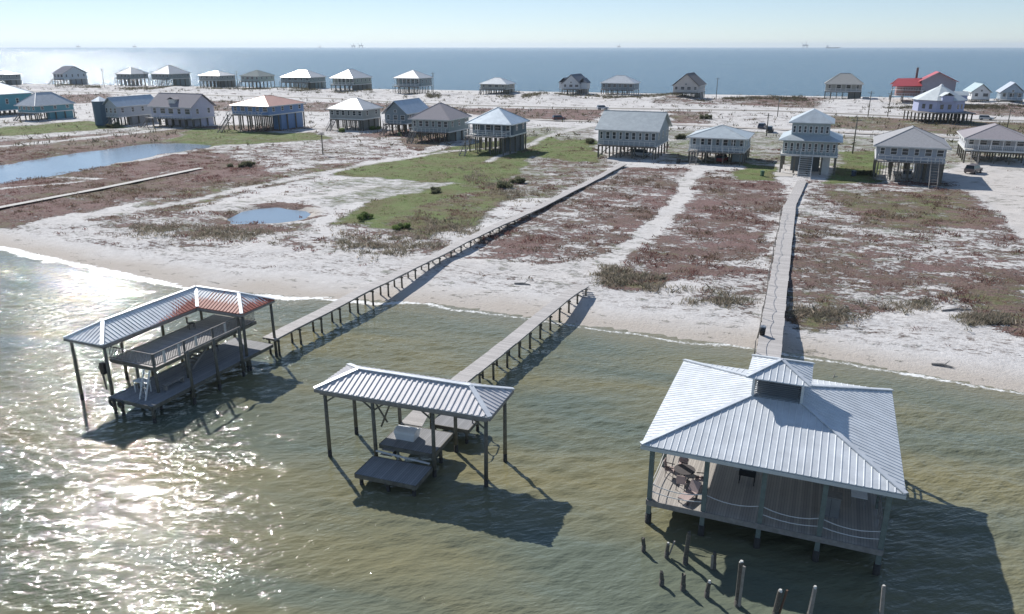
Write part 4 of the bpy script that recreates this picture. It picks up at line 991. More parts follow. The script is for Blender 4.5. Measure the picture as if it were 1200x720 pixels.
def wallm(nm, c): return paint('siding_'+nm, c, .7, var=.07, scale=.8)
def rm(nm, c, metal=.25, rough=.38): return roof_mat('roof_'+nm, c, rough, metal)
shingle = lambda nm, c: paint('shingle_'+nm, c, .9, var=.15, scale=3)
Rwhite = rm('white', (.60, .60, .59), .1); Rgal = rm('galvanised', (.58, .60, .61)); Rblue = rm('pale_blue', (.50, .57, .63)); Rgrey = shingle('grey', (.33, .33, .34))
Rmauve = shingle('mauve', (.30, .275, .29)); Rterra = rm('terracotta', (.50, .27, .20), .1, .4); Rred = rm('red', (.50, .09, .10), .05, .45); Rnavy = shingle('navy', (.09, .11, .16)); Rgreen = shingle('green_grey', (.14, .18, .18))
G1 = 'raised houses of the bay row'; G2 = 'raised houses along the gulf beach'
HH = [
 dict(label='large teal house with pale blue roof cut off by the left edge of the photo', xl=-60, xc=-8, xb=43, yb=137, yf=131, ye=111.5, yp=97, wall=wallm('teal', (.09, .27, .33)), roof=Rblue, group=G1, d_=18, w_=15),
 dict(label='low teal stilt house with grey-white hip roof beside the long pond', xl=16, xc=44, xb=89, yb=142, yf=133, ye=124.5, yp=108, wall=wallm('teal2', (.13, .30, .35)), roof=Rgal, group=G1, stair=-1, nwin=4),
 dict(label='pale house with blue-grey front-facing gable roof and dark corner tower', xl=118, xc=140, xb=187, yb=148, yf=138, ye=125.5, yp=109, wall=wallm('lightgrey', (.42, .45, .48)), roof=Rblue, kind='gableV', group=G1, nwin=3, stair=1),
 dict(label='lavender-white house with mauve shingle roof, small white dormer and balcony', xl=172, xc=227, xb=254, yb=150, yf=140, ye=126.5, yp=109.5, wall=wallm('lavender', (.52, .52, .60)), roof=Rmauve, kind='gableU', group=G1, deckf=3, dormer=True, enclosed=.9, nwin=5, stair=-1),
 dict(label='blue house with terracotta and white hip roof on tall stilts', xl=267, xc=318, xb=359, yb=155, yf=136, ye=125, yp=112, wall=wallm('blue', (.17, .27, .45)), roof=Rterra, group=G1, deckf=3, stair=-1, nwin=5),
 dict(label='grey-walled stilt house with white pyramid roof just right of the blue house', xl=382, xc=427, xb=449, yb=154, yf=141, ye=129, yp=114.5, wall=wallm('stone', (.30, .32, .31)), roof=Rwhite, group=G1, stair=-1, lattice=True, nwin=6),
 dict(label='tall dark-walled house with steep pale blue gable roof in the row centre', xl=447, xc=478, xb=506, yb=158, yf=146, ye=134, yp=107, wall=wallm('slate', (.20, .25, .28)), roof=Rblue, kind='gableV', group=G1, deckf=2, nwin=3),
 dict(label='house with dusty grey shingle hip roof between the steep blue gable and pale blue hip', xl=478, xc=528, xb=553, yb=168, yf=156, ye=141, yp=120.5, wall=wallm('greygreen', (.28, .32, .31)), roof=Rmauve, group=G1, stair=-1, deckf=2, nwin=6, dormer=False),
 dict(label='dark stilt house with pale blue pyramid roof and wraparound deck beside the green field', xl=545, xc=600, xb=621, yb=181, yf=161, ye=146.5, yp=126, wall=wallm('darkblue', (.13, .17, .20)), roof=rm('sky', (.52, .60, .66)), group=G1, deckf=3.5, porch=2.0, stair=-1, nwin=4),
 dict(label='long grey gabled house with row of tall windows at the end of the left pier', xl=697, xc=771, xb=786, yb=188, yf=173, ye=154.5, yp=130.5, wall=wallm('seagrey', (.30, .34, .36)), roof=rm('seafoam', (.50, .54, .54)), kind='gableU', group=G1, nwin=9, deckf=1.2, d_=15),
 dict(label='low white-windowed house with pale hip roof between the long gabled house and two-storey house', xl=804, xc=874, xb=883, yb=194, yf=180, ye=163.5, yp=147, wall=wallm('softblue', (.36, .42, .46)), roof=rm('pale', (.54, .59, .60)), group=G1, nwin=7, stair=-1, d_=14, deckf=2, porch=1.5),
 dict(label='grey shingle hip-roofed house with front deck on tall stilts right of the two-storey house', xl=1024, xc=1108, xb=1100, yb=216, yf=192, ye=174.5, yp=148.5, wall=wallm('coolgrey', (.34, .37, .41)), roof=Rgrey, group=G1, d_=17, deckf=2.5, nwin=6, side='l', stair=1, porch=0, rot=24),
 dict(label='house with mauve-grey hip roof and shaded porch at the right edge beside the sandy lot', xl=1130, xc=1206, xb=1200, yb=195, yf=180, ye=165.5, yp=145.5, wall=wallm('whitewall', (.50, .51, .53)), roof=Rmauve, group=G1, d_=17, porch=2.5, stair=-1, nwin=5, side='l', rot=24),
 # gulf row
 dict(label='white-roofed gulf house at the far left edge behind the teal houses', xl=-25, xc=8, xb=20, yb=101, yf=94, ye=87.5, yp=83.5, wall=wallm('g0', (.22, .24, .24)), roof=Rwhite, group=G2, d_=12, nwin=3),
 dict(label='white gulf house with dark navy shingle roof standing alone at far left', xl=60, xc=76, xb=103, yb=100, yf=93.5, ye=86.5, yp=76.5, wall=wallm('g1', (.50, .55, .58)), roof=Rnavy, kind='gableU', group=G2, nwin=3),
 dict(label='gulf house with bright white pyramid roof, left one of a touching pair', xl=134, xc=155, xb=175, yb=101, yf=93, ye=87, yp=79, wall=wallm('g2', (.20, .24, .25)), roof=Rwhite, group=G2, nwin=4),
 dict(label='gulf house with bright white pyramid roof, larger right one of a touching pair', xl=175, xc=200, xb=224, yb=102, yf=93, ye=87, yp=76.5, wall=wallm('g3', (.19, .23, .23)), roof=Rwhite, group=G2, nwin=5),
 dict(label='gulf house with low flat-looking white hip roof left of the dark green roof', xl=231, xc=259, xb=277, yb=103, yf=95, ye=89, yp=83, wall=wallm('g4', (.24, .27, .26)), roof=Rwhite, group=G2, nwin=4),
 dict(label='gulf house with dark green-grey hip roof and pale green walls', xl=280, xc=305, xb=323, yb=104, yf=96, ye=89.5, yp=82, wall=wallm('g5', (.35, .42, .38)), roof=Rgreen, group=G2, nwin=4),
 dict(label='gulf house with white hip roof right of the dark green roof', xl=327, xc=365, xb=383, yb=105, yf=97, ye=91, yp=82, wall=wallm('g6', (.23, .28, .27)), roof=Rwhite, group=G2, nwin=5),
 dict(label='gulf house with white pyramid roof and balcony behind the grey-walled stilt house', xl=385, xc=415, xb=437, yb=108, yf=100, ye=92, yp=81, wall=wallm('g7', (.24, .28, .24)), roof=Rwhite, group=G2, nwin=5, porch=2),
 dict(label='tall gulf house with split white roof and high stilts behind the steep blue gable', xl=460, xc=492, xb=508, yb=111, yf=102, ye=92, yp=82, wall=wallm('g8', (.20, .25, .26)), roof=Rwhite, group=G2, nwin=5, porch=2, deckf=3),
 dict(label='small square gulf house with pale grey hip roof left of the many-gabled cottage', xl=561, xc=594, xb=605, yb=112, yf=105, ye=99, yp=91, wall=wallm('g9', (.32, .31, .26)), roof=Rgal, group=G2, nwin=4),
 dict(label='gulf cottage with several small dark gables and a porch', xl=657, xc=680, xb=692, yb=111.5, yf=105, ye=98.5, yp=87, wall=wallm('g10', (.52, .54, .56)), roof=shingle('slate', (.16, .18, .21)), kind='gableV', group=G2, nwin=3, deckf=2.5, dormer=False),
 dict(label='grey-walled gulf house with wide pale hip roof right of the many-gabled cottage', xl=703, xc=743, xb=751, yb=112.5, yf=106, ye=98, yp=88.5, wall=wallm('g11', (.21, .25, .27)), roof=Rgal, group=G2, nwin=6),
 dict(label='white gulf house with dark brown front gable beside a utility pole', xl=787, xc=819, xb=832, yb=118, yf=109, ye=101, yp=86.5, wall=wallm('g12', (.52, .49, .46)), roof=shingle('brown', (.17, .16, .16)), kind='gableV', group=G2, nwin=4, deckf=2),
 dict(label='isolated gulf house with weathered tan roof on thick stilts on open sand', xl=966, xc=1010, xb=1012, yb=118, yf=108, ye=99, yp=86, wall=wallm('g13', (.36, .37, .34)), roof=shingle('tan', (.40, .39, .36)), group=G2, d_=13, nwin=4, porch=2),
 dict(label='white cottage with front-facing gable and pale aqua roof near the right edge', xl=1138, xc=1161, xb=1167, yb=121, yf=117, ye=108.5, yp=96.5, wall=wallm('g16', (.66, .67, .67)), roof=rm('aqua', (.46, .56, .57)), kind='gableV', group=G2, d_=17, nwin=2, side='l', rot=18),
 dict(label='pale blue cottage with pointed porch gable, rightmost house on the gulf beach', xl=1172, xc=1200, xb=1200, yb=123, yf=118, ye=109, yp=97, wall=wallm('g17', (.35, .43, .50)), roof=rm('paleb', (.52, .56, .62)), kind='gableV', group=G2, d_=14, nwin=3, side='l', porch=2.0, rot=24),
]
for h_ in HH: built = house(**h_)
# tower on the pale gabled house: rebuilt as its part
h3 = [o for o in C.objects if o.get('label', '').startswith('pale house with blue-grey')][0]
m = MB(); m.tube((-1.2, 1.0, 0), (-1.2, 1.0, 7.6), 2.4, 2.4, 8); tw = m.build('corner_tower', wallm('towerblue', (.10, .15, .20)), h3)
MB().tube((-1.2, 1.0, 7.605), (-1.2, 1.0, 9.0), 2.7, .2, 8).build('tower_roof', Rblue, tw)
# extra small gables of the many-gabled cottage
h10 = [o for o in C.objects if o.get('label', '').startswith('gulf cottage with several')][0]
for k, (x, s_) in enumerate(((-1.5, 5), (9.5, 4.5))):
    m = MB(); m.box(x, x+s_, 2, 8, 3.0, 6.2); wg = m.build('side_wing', wallm('g10', (.52, .54, .56)), h10)
    m = MB(); m.slab([(x-.4, 1.5, 6.1), (x+s_/2, 1.5, 8.6), (x+s_/2, 8.4, 8.6), (x-.4, 8.4, 6.1)], .14); m.slab([(x+s_/2, 1.5, 8.6), (x+s_+.4, 1.5, 6.1), (x+s_+.4, 8.4, 6.1), (x+s_/2, 8.4, 8.6)], .14); m.build('wing_roof', MATS['shingle_slate'], wg)
    for a in (x+.3, x+s_-.5): MB().box(a, a+.25, 2.2, 2.45, -.4, 2.99).build('wing_stilt', M_pile, h10)

# two-storey house at the end of the right pier: wide lower roof band, narrower upper floor
def two_storey():
    rz = R(22); u = Vector((math.cos(rz), -math.sin(rz), 0)); v = Vector((math.sin(rz), math.cos(rz), 0))
    P0 = Vector((*g(908, 203, GZ), 0)); D0 = P0.y
    z1 = 2.5; ze1 = hgt((P0+u*8).y, 166)-GZ
    lo, hi = 5, 40
    for _ in range(40):
        mid = (lo+hi)/2; q_ = P0+u*mid
        if prx(q_.x, q_.y, ze1+GZ) < 988: lo = mid
        else: hi = mid
    W_ = lo; D_ = 15
    t = thing('stilt_house', 'two-storey pale green-grey house with stacked hip roofs where the right pier ends', 'house', (P0.x, P0.y, GZ), -rz, G1)
    wl = wallm('sage', (.33, .39, .40)); rf_ = rm('sageroof', (.52, .57, .59)); z1 = ze1-3.0; ze2 = ze1+3.35; zk2 = ze2+2.3
    box('wall', wl, t, .9, W_-.9, 1.6, D_-.9, z1+.2, ze1-.05); box('floor_frame', M_offwhite, t, .6, W_-.6, .6, D_-.6, z1-.15, z1+.198)
    m = MB(); i0, i1, j0, j1 = 2.2, W_-2.6, 2.4, D_-2.2; a = [(0, 0), (W_, 0), (W_, D_), (0, D_)]; b_ = [(i0, j0), (i1, j0), (i1, j1), (i0, j1)]
    for k in range(4):
        k2 = (k+1) % 4; m.slab([(*a[k], ze1), (*a[k2], ze1), (*b_[k2], ze1+.95), (*b_[k], ze1+.95)], .12)
    m.build('lower_roof', rf_, t)
    box('upper_wall', wl, t, i0, i1, j0, j1, ze1+.1, ze2-.05)
    m = MB(); hip(m, i0-.7, i1+.7, j0-.7, j1+.7, ze2, zk2, ribs=False, th=.15); m.build('upper_roof', rf_, t)
    n_ = 7; gp = (i1-i0)/n_
    for k in range(n_): window(t, 'f', i0+gp*(k+.5)-gp*.3, ze1+1.3, gp*.6, 1.4, 0, j0)
    n_ = 9; gp = (W_-1.8)/n_
    for k in range(n_): window(t, 'f', .9+gp*(k+.5)-gp*.28, z1+.7, gp*.56, 1.7, 0, 1.6)
    for k in range(3): window(t, 'r', 3+k*3.6, z1+.9, 1.2, 1.4, 0, W_-.9)
    for k in range(5):
        for j in range(3): MB().box(.9+(W_-1.8)*k/4-.16, .9+(W_-1.8)*k/4+.16, 1+j*6-.16, 1+j*6+.16, -.4, z1-.155).build('stilt', M_pile, t)
    box('storage_room', M_offwhite, t, W_*.70, W_*.84, 2.2, 8, -.4, z1-.16); box('dark_panel', wallm('dk', (.12, .14, .15)), t, W_*.22, W_*.68, 5, 5.1, -.4, z1-.16)  # storage room, and a thin dark upright panel among the stilts
    m = MB(); sx = W_*.38
    for k in range(10): m.box(sx, sx+2.2, .4-(k+1)*.32, .4-k*.32-.02, z1-(k+1)*z1/10, z1-(k+1)*z1/10+.06)
    for xx in (sx-.08, sx+2.28): m.beam((xx, .45, z1+1.0), (xx, -2.8, 1.0), .1, .12); m.beam((xx, .45, z1-.1), (xx, -2.8, -.1), .08, .3); m.box(xx-.08, xx+.08, -2.9, -2.74, -.2, 2.2); m.box(xx-.08, xx+.08, .44, .58, z1-.1, z1+1.4)
    m.build('stair', M_offwhite, t)
    box('patio_slab', paint('concrete', (.46, .43, .39), .9), t, .2, W_*.3, -4.5, .5, .01, .12)
    m = MB()
    for k in range(14): m.box(.6+k*(W_-1.2)/14, .68+k*(W_-1.2)/14, .62, .68, z1+.2, z1+1.2)
    m.box(.6, W_-.6, .6, .68, z1+1.2, z1+1.28); m.build('porch_railing', M_offwhite, t)
two_storey()
# house with red roof: gabled block on the right, lower red-roofed porch wing on the left
def red_house():
    rz = R(22); P0 = Vector((*g(1042, 121, GZ), 0)); q_ = Vector((*g(1112, 121, GZ), 0)); W_ = (q_-P0).length*.97
    t = thing('stilt_house', 'big gulf house with bright red metal roof, porches and a brick chimney', 'house', (P0.x, P0.y, GZ), -rz, G2)
    D0 = P0.y; ze = hgt(D0, 97)-GZ; zk = hgt(D0, 84)-GZ; xs_ = W_*.46; wl = wallm('mauvegrey', (.30, .29, .34))
    zf_ = 3.2
    box('wall', wl, t, xs_, W_-.6, 2.6, 14, zf_, ze+.6); xm = (xs_-2+W_)/2
    m = MB(); zl = ze+.6; zm = zk
    m.slab([(xs_-1.2, .8, zl), (xm, .8, zm), (xm, 14.6, zm), (xs_-1.2, 14.6, zl)], .15); m.slab([(xm, .8, zm), (W_+.4, .8, zl), (W_+.4, 14.6, zl), (xm, 14.6, zm)], .15); m.build('roof', Rred, t)
    g_ = MB(); g_.hexa([(xs_-.4, 2.6, zl-.02), (W_-.6, 2.6, zl-.02), (xm, 2.6, zm-.4)], [(xs_-.4, 2.7, zl-.02), (W_-.6, 2.7, zl-.02), (xm, 2.7, zm-.4)]); g_.build('gable', wl, t)
    box('porch_wing', wallm('redwall', (.33, .20, .19)), t, 2.4, xs_-.02, 4.5, 13, zf_, ze-1.4)
    m = MB(); m.slab([(0, 1.5, ze-1.6), (xs_+.3, 1.5, ze-1.3), (xs_+.3, 8, ze+1.9), (2.5, 8, ze+1.6)], .14); m.slab([(2.5, 8, ze+1.6), (xs_+.3, 8, ze+1.9), (xs_+.3, 14, ze-1.0), (0, 14, ze-1.2)], .14); m.build('wing_roof', Rred, t)
    for z in (zf_, zf_-.0+2.6):
        m = MB(); m.box(.3, xs_+1.5, 1.7, 4.4, z-.15, z); m.box(.3, xs_+1.5, 1.7, 1.76, z+.9, z+1.0)
        for k in range(12): m.box(.3+k*(xs_+1)/12, .38+k*(xs_+1)/12, 1.7, 1.76, z, z+.9)
        m.build('balcony', M_white, t)
    for k in range(6):
        for y in (1.9, 7, 13): MB().box(.5+(W_-1.4)*k/5-.15, .5+(W_-1.4)*k/5+.15, y, y+.3, -.4, (ze-1.7 if k < 3 and y < 2 else zf_-.16)).build('stilt', M_pile, t)
    box('chimney', paint('chimney_brick', (.16, .13, .12), .9), t, xs_-2.4, xs_-1.5, 9, 9.9, ze-1, zk+1.6)
    for k in range(3): window(t, 'f', xs_+1+k*3.2, zf_+1, 1.3, 1.6, 0, 2.6)
red_house()
# octagonal lavender house
def octa():
    P0 = Vector((*g(1107, 144, GZ), 0)); s_ = 33/900*math.hypot(P0.y, H)*1.0
    t = thing('octagonal_house', 'lavender-blue octagonal house with faceted white roof on a forest of dark stilts', 'house', (P0.x, P0.y+s_*.6, GZ), -R(10), G1)
    D0 = P0.y+s_*.2; zf_ = hgt(D0, 131)-GZ; ze = hgt(D0, 117.5)-GZ; zk = hgt(D0+s_*.5, 100.5)-GZ; r = s_*.80
    def ring(r, z, a0=22.5): return [(r*math.cos(R(a0+45*k)), r*math.sin(R(a0+45*k)), z) for k in range(8)]
    lv = wallm('lav', (.40, .43, .60)); m = MB(); m.hexa(ring(r, zf_), ring(r, ze)); m.build('wall', lv, t)
    m = MB(); m.hexa(ring(r*1.12, ze+.01), ring(.5, zk)); rr = m.build('roof', roof_mat('roof_facet', (.62, .66, .66), .45, .1), t)
    MB().hexa(ring(.9, zk-.3), ring(.2, zk+.6)).build('roof_finial', M_white, rr)
    for k in (4, 5, 6, 7):
        a = R(45*k+22.5+22.5); c = Vector((math.cos(a), math.sin(a), 0)); n_ = Vector((-c.y, c.x, 0)); m = MB()
        if k % 2 == 1:
            b0 = c*(r*.55); b1 = c*(r*1.04); hw = 1.7
            m.hexa([b0-n_*hw+Vector((0, 0, ze-.5)), b1-n_*hw+Vector((0, 0, ze-.5)), b1+n_*hw+Vector((0, 0, ze-.5)), b0+n_*hw+Vector((0, 0, ze-.5))], [b0-n_*hw+Vector((0, 0, ze+1.6)), b1-n_*hw+Vector((0, 0, ze+1.6)), b1+n_*hw+Vector((0, 0, ze+1.6)), b0+n_*hw+Vector((0, 0, ze+1.6))]); dm = m.build('dormer', lv, t)
            m = MB(); p = [b0+Vector((0, 0, ze+2.7)), b1*1.05+Vector((0, 0, ze+2.7))]
            for s2 in (-1, 1): m.slab([p[0], p[1], b1*1.05+n_*s2*(hw+.4)+Vector((0, 0, ze+1.5)), b0+n_*s2*(hw+.4)+Vector((0, 0, ze+1.5))][::1 if s2 < 0 else -1], .1)
            m.build('dormer_roof', MATS['roof_facet'], dm)
        w0 = c*(r*.925)
        m = MB()
        for s2 in (-1.2, 1.2):
            q_ = w0+n_*s2; hx = [q_-n_*.5, q_+n_*.5, q_+n_*.5+c*.06, q_-n_*.5+c*.06]
            MB().hexa([p_+Vector((0, 0, zf_+1)) for p_ in hx], [p_+Vector((0, 0, zf_+2.5)) for p_ in hx]).build('window', M_glass, t)
    box('deck', M_wood, t, -r*1.15, r*1.15, -r*1.15, r*1.0, zf_-.3, zf_-.02)
    for i in range(8):
        for j in range(5):
            x = -r*1.05+2.1*r*i/7; y = -r*1.05+2.0*r*j/4; MB().box(x-.18, x+.18, y-.18, y+.18, -.4, zf_-.31).build('stilt', M_wet if (i+j) % 2 else M_pile, t)
octa()

# ------------------------------------------------------------------ utility poles, nest platform, vehicles, rigs
POLES = [(122.5, 80, 102, 'leftmost thin utility pole in front of the gulf, left of the paired white roofs'), (172, 84, 107, 'utility pole between the two touching white roofs'),
 (279.5, 83, 108, 'utility pole in front of the dark green roof'), (508, 85, 115, 'utility pole right of the tall gulf house with split white roof'), (839, 91, 118, 'utility pole right of the brown gabled gulf house'), (898, 133, 160, 'short utility pole left of the two-storey house'),
 (911, 113, 137, 'utility pole standing on the sand beyond the two-storey house'), (999, 138, 180, 'tall dark utility pole right of the two-storey house'), (1017, 107, 137, 'utility pole behind the isolated tan-roofed gulf house'),
 (1040, 108, 137, 'utility pole in front of the red-roofed house'), (1180, 128, 151, 'utility pole near the right edge between the roads')]
for i, (x, yt, yb, lab) in enumerate(POLES):
    b_ = g(x, yb, GZ); zt = hgt(b_[1], yt)-GZ
    t = thing('utility_pole', lab, 'utility pole', (b_[0], b_[1], GZ), -AX, 'utility poles along the roads')
    MB().tube((0, 0, -.5), (0, 0, zt), .17, .12, 8).build('pole', M_pile, t, True)
    MB().box(-1.1, 1.1, -.06, .06, zt-.7, zt-.56).build('crossarm', M_pile, t)
    for s_ in (-1, 0, 1): MB().tube((s_*1.0, 0, zt-.555), (s_*1.0, 0, zt-.38), .06, .04, 6).build('insulator', M_white, t)
    if i % 3 == 0: MB().tube((.28, 0, zt-1.9), (.28, 0, zt-1.1), .2, .2, 10).build('transformer', M_metal, t)
b_ = g(378.5, 181, GZ)
t = thing('nest_platform', 'short post with a wooden nest platform on open sand left of the green field', 'nest platform', (b_[0], b_[1], GZ), 0)
MB().tube((0, 0, -.3), (0, 0, 4.6), .16, .13, 8).build('post', M_pile, t, True); MB().box(-.65, .65, -.65, .65, 4.6, 4.75).build('platform', M_wood, t)
m = MB()
for k in range(40):
    a = random.uniform(0, 6.28); r = random.uniform(.2, .6); m.beam((r*math.cos(a), r*math.sin(a), 4.8+random.uniform(0, .25)), (r*math.cos(a+.9), r*math.sin(a+.9), 4.8+random.uniform(0, .3)), .03, .03)
m.build('nest', M_wood, t)
def car(px, py, rz, col, lab, kind='suv', z=GZ):
    b_ = g(px, py, z); t = thing('parked_car', lab, 'car', (b_[0], b_[1], z+.02), rz, 'vehicles parked by the houses')
    cm = paint('car_paint_%d' % int(col[0]*999+col[2]*77), col, .3, var=.04, spec=.6)
    def sec(pts, w0, w1, m):   # side profile extruded across
        m.hexa([(x, -w0, z_) for x, z_ in pts], [(x, w0, z_) for x, z_ in pts])
    m = MB(); sec([(-2.3, .35), (2.3, .35), (2.35, .7), (2.2, .95), (1.2, 1.02), (-2.25, 1.05), (-2.35, .8)], .92, .92, m); bd = m.build('body', cm, t)
    m = MB(); top = [(.6, 1.65), (-2.0 if kind == 'suv' else -.9, 1.68)]
    m.hexa([(-2.2 if kind == 'suv' else -1.3, -.88, 1.051), (1.15, -.88, 1.021), (1.15, .88, 1.021), (-2.2 if kind == 'suv' else -1.3, .88, 1.051)], [(top[1][0], -.72, 1.66), (top[0][0], -.72, 1.66), (top[0][0], .72, 1.66), (top[1][0], .72, 1.66)]); m.build('cabin_glass', M_glass, t)
    m = MB().box(top[1][0]-.05, top[0][0]+.05, -.74, .74, 1.665, 1.72); m.build('car_roof', cm, t)
    for x in (-1.4, 1.4):
        for y in (-.9, .9):
            wo = MB().tube((x, y-.11, .36), (x, y+.11, .36), .36, .36, 14).build('wheel', M_black, t); MB().tube((x, y-.125, .36), (x, y+.125, .36), .2, .2, 10).build('rim', M_metal, wo)
    for y in (-.65, .65): MB().box(2.33, 2.37, y-.18, y+.18, .7, .85).build('headlight', M_white, t)
car(902, 155, R(68), (.03, .035, .04), 'dark car parked on the sand left of the two-storey house')
car(893, 151, R(60), (.05, .06, .09), 'second dark car half hidden beyond the first, left of the two-storey house')
car(1016, 118.5, R(-22), (.55, .56, .58), 'silver car on the sand just right of the isolated tan-roofed gulf house', z=1.0)
car(1155, 141, R(-24), (.6, .6, .6), 'white pickup-like car driving the road near the right edge')
car(1140, 203, R(40), (.12, .10, .10), 'dark brown car parked in front of the right-edge house on the sandy lot')
def rig(px, scale, lab, ship=False, dist=14000):
    u = (px-600)/F; X0 = u*dist*1.06; t = thing('cargo_ship' if ship else 'gas_platform', lab, 'ship' if ship else 'gas platform', (X0, dist, 0), 0, None if ship else 'gas platforms on the horizon')
    M_rig = paint('far_steel', (.13, .13, .14), .8); s_ = scale
    if ship:
        MB().hexa([(-110*s_, -12, -1), (100*s_, -12, -1), (100*s_, 12, -1), (-110*s_, 12, -1)], [(-120*s_, -14, 16*s_), (125*s_, -14, 18*s_), (125*s_, 14, 18*s_), (-120*s_, 14, 16*s_)]).build('hull', M_rig, t)
        MB().box(-110*s_, -80*s_, -12, 12, 16*s_, 46*s_).build('bridge_tower', M_offwhite, t); return
    for x in (-1, 1):
        for y in (-1, 1): MB().beam((x*26*s_, y*26*s_, -2), (x*20*s_, y*20*s_, 30*s_), 4*s_, 4*s_).build('leg', M_rig, t)
    MB().box(-30*s_, 30*s_, -28*s_, 28*s_, 30*s_, 44*s_).build('topside', M_rig, t)
    MB().tube((8*s_, 0, 44*s_), (8*s_, 0, 90*s_), 5*s_, 1.5*s_, 6).build('derrick', M_rig, t); MB().beam((-20*s_, 0, 44*s_), (-55*s_, 0, 72*s_), 3*s_, 3*s_).build('flare_boom', M_rig, t)
rig(146, .8, 'faint tiny gas platform on the hazy horizon, farthest left'); rig(205, .8, 'faint tiny gas platform on the horizon above the larger white pyramid roof')
rig(399, .6, 'small gas platform on the horizon left of the twin platforms'); rig(434, 1.0, 'left one of the twin gas platforms on the horizon'); rig(442, 1.15, 'right, slightly larger one of the twin gas platforms on the horizon')
rig(712, .8, 'gas platform on the horizon above the wide pale hip roof'); rig(907, 1.3, 'largest gas platform on the horizon, with a tall derrick'); rig(936, 1.0, 'long low ship on the horizon right of the largest gas platform', True)

# ------------------------------------------------------------------ vegetation
M_leaf_a = bpy.data.materials.new('heath_leaves'); M_leaf_a.use_nodes = True
n = M_leaf_a.node_tree.nodes; l = M_leaf_a.node_tree.links; b_ = n['Principled BSDF']; at = n.new('ShaderNodeAttribute'); at.attribute_name = 'tint'
l.new(at.outputs['Color'], b_.inputs['Base Color']); b_.inputs['Roughness'].default_value = .9; b_.inputs['Specular IOR Level'].default_value = .1
tr = n.new('ShaderNodeBsdfTranslucent'); l.new(at.outputs['Color'], tr.inputs[0]); ms = n.new('ShaderNodeMixShader'); ms.inputs[0].default_value = .45
l.new(b_.outputs[0], ms.inputs[1]); l.new(tr.outputs[0], ms.inputs[2]); l.new(ms.outputs[0], n['Material Output'].inputs['Surface'])
def blades(name, P, hgts, spread, cols, kind='stuff', nb=5, parent=None, wide=.035):
    """many thin leaning blades round each point of P; cols per point"""
    n_ = len(P); N = n_*nb
    P_ = np.repeat(P, nb, 0); h_ = np.repeat(hgts, nb)*rng.uniform(.5, 1.15, N); sp = np.repeat(spread, nb)
    a = rng.uniform(0, 6.28, N); rr = rng.uniform(0, 1, N)**.6*sp
    bx, by = P_[:, 0]+rr*np.cos(a), P_[:, 1]+rr*np.sin(a); tx, ty = bx+h_*.5*rng.normal(size=N), by+h_*.5*rng.normal(size=N)
    th = rng.uniform(0, 3.14, N); wd = h_*wide*rng.uniform(.6, 1.6, N)*3
    V = np.zeros((N, 3, 3), np.float32); V[:, 0] = np.stack([bx-wd*np.cos(th), by-wd*np.sin(th), P_[:, 2]-.05+h_*.1], -1); V[:, 1] = np.stack([bx+wd*np.cos(th), by+wd*np.sin(th), P_[:, 2]-.02+h_*.25], -1); V[:, 2] = np.stack([tx, ty, P_[:, 2]+h_], -1)
    me = bpy.data.meshes.new(name); me.vertices.add(N*3); me.vertices.foreach_set('co', V.ravel())
    me.loops.add(N*3); me.loops.foreach_set('vertex_index', np.arange(N*3, dtype=np.int32)); me.polygons.add(N); me.polygons.foreach_set('loop_start', (np.arange(N)*3).astype(np.int32)); me.update(calc_edges=True)
    cc = np.repeat(cols, nb, 0)*rng.uniform(.6, 1.45, (N, 1)); ca = me.color_attributes.new('tint', 'FLOAT_COLOR', 'POINT')
    c4 = np.ones((N, 3, 4), np.float32); c4[:, :, :3] = cc[:, None, :]; ca.data.foreach_set('color', c4.ravel())
    o = bpy.data.objects.new(name, me); C.objects.link(o); me.materials.append(M_leaf_a)
    if kind: o['kind'] = kind
    if parent: o.parent = parent
    return o
def scatter(N, x0, x1, y0, y1, keep, power=1.0):
    x = rng.uniform(x0, x1, N); y = y0+(y1-y0)*rng.random(N)**power; he_, gr_, _ = paintmap(x, y); he_ = np.where(inpoly(x, y, POND1) | inpoly(x, y, POND2), -9, he_)
    pn = fbm(x*.35, y*.5, 4, 33); k = keep(x, y, he_, gr_, pn); return x[k], y[k], he_[k], gr_[k], pn[k]
keep = lambda x, y, h_, g_, pn: (h_+(pn-.5)*2.4 > .74) & (inland(x, y) > 7) & (np.abs(x) < y*.75+12) & ~bandmask(x, y, [(o_[0], o_[1]) for o_ in (px0, a_r)], 2.2)
x, y, h_, g_, pn = scatter(190000, -130, 150, 60, 200, keep, 1.0)
red = np.array([.215, .115, .10]); olive = np.array([.20, .17, .115]); straw = np.array([.34, .28, .235])
mixr = fbm(x*.12, y*.12, 3, 90)[:, None]; cols = np.where(mixr > .5, red, olive*.6+red*.4); cols = cols*(1-.4*g_[:, None])+olive*.4*g_[:, None]; cols = np.where(rng.random((len(x), 1)) < .2, straw, cols)
o = blades('heath_ground_cover', np.stack([x, y, gheight(x, y)], -1), rng.uniform(.06, .24, len(x))*(1+.8*(fbm(x*.3, y*.3, 3, 12) > .55)), np.full(len(x), .45), cols, nb=6, wide=.05)
o['label'] = 'low reddish brown and olive coastal scrub covering the sand'; o['category'] = 'ground cover'
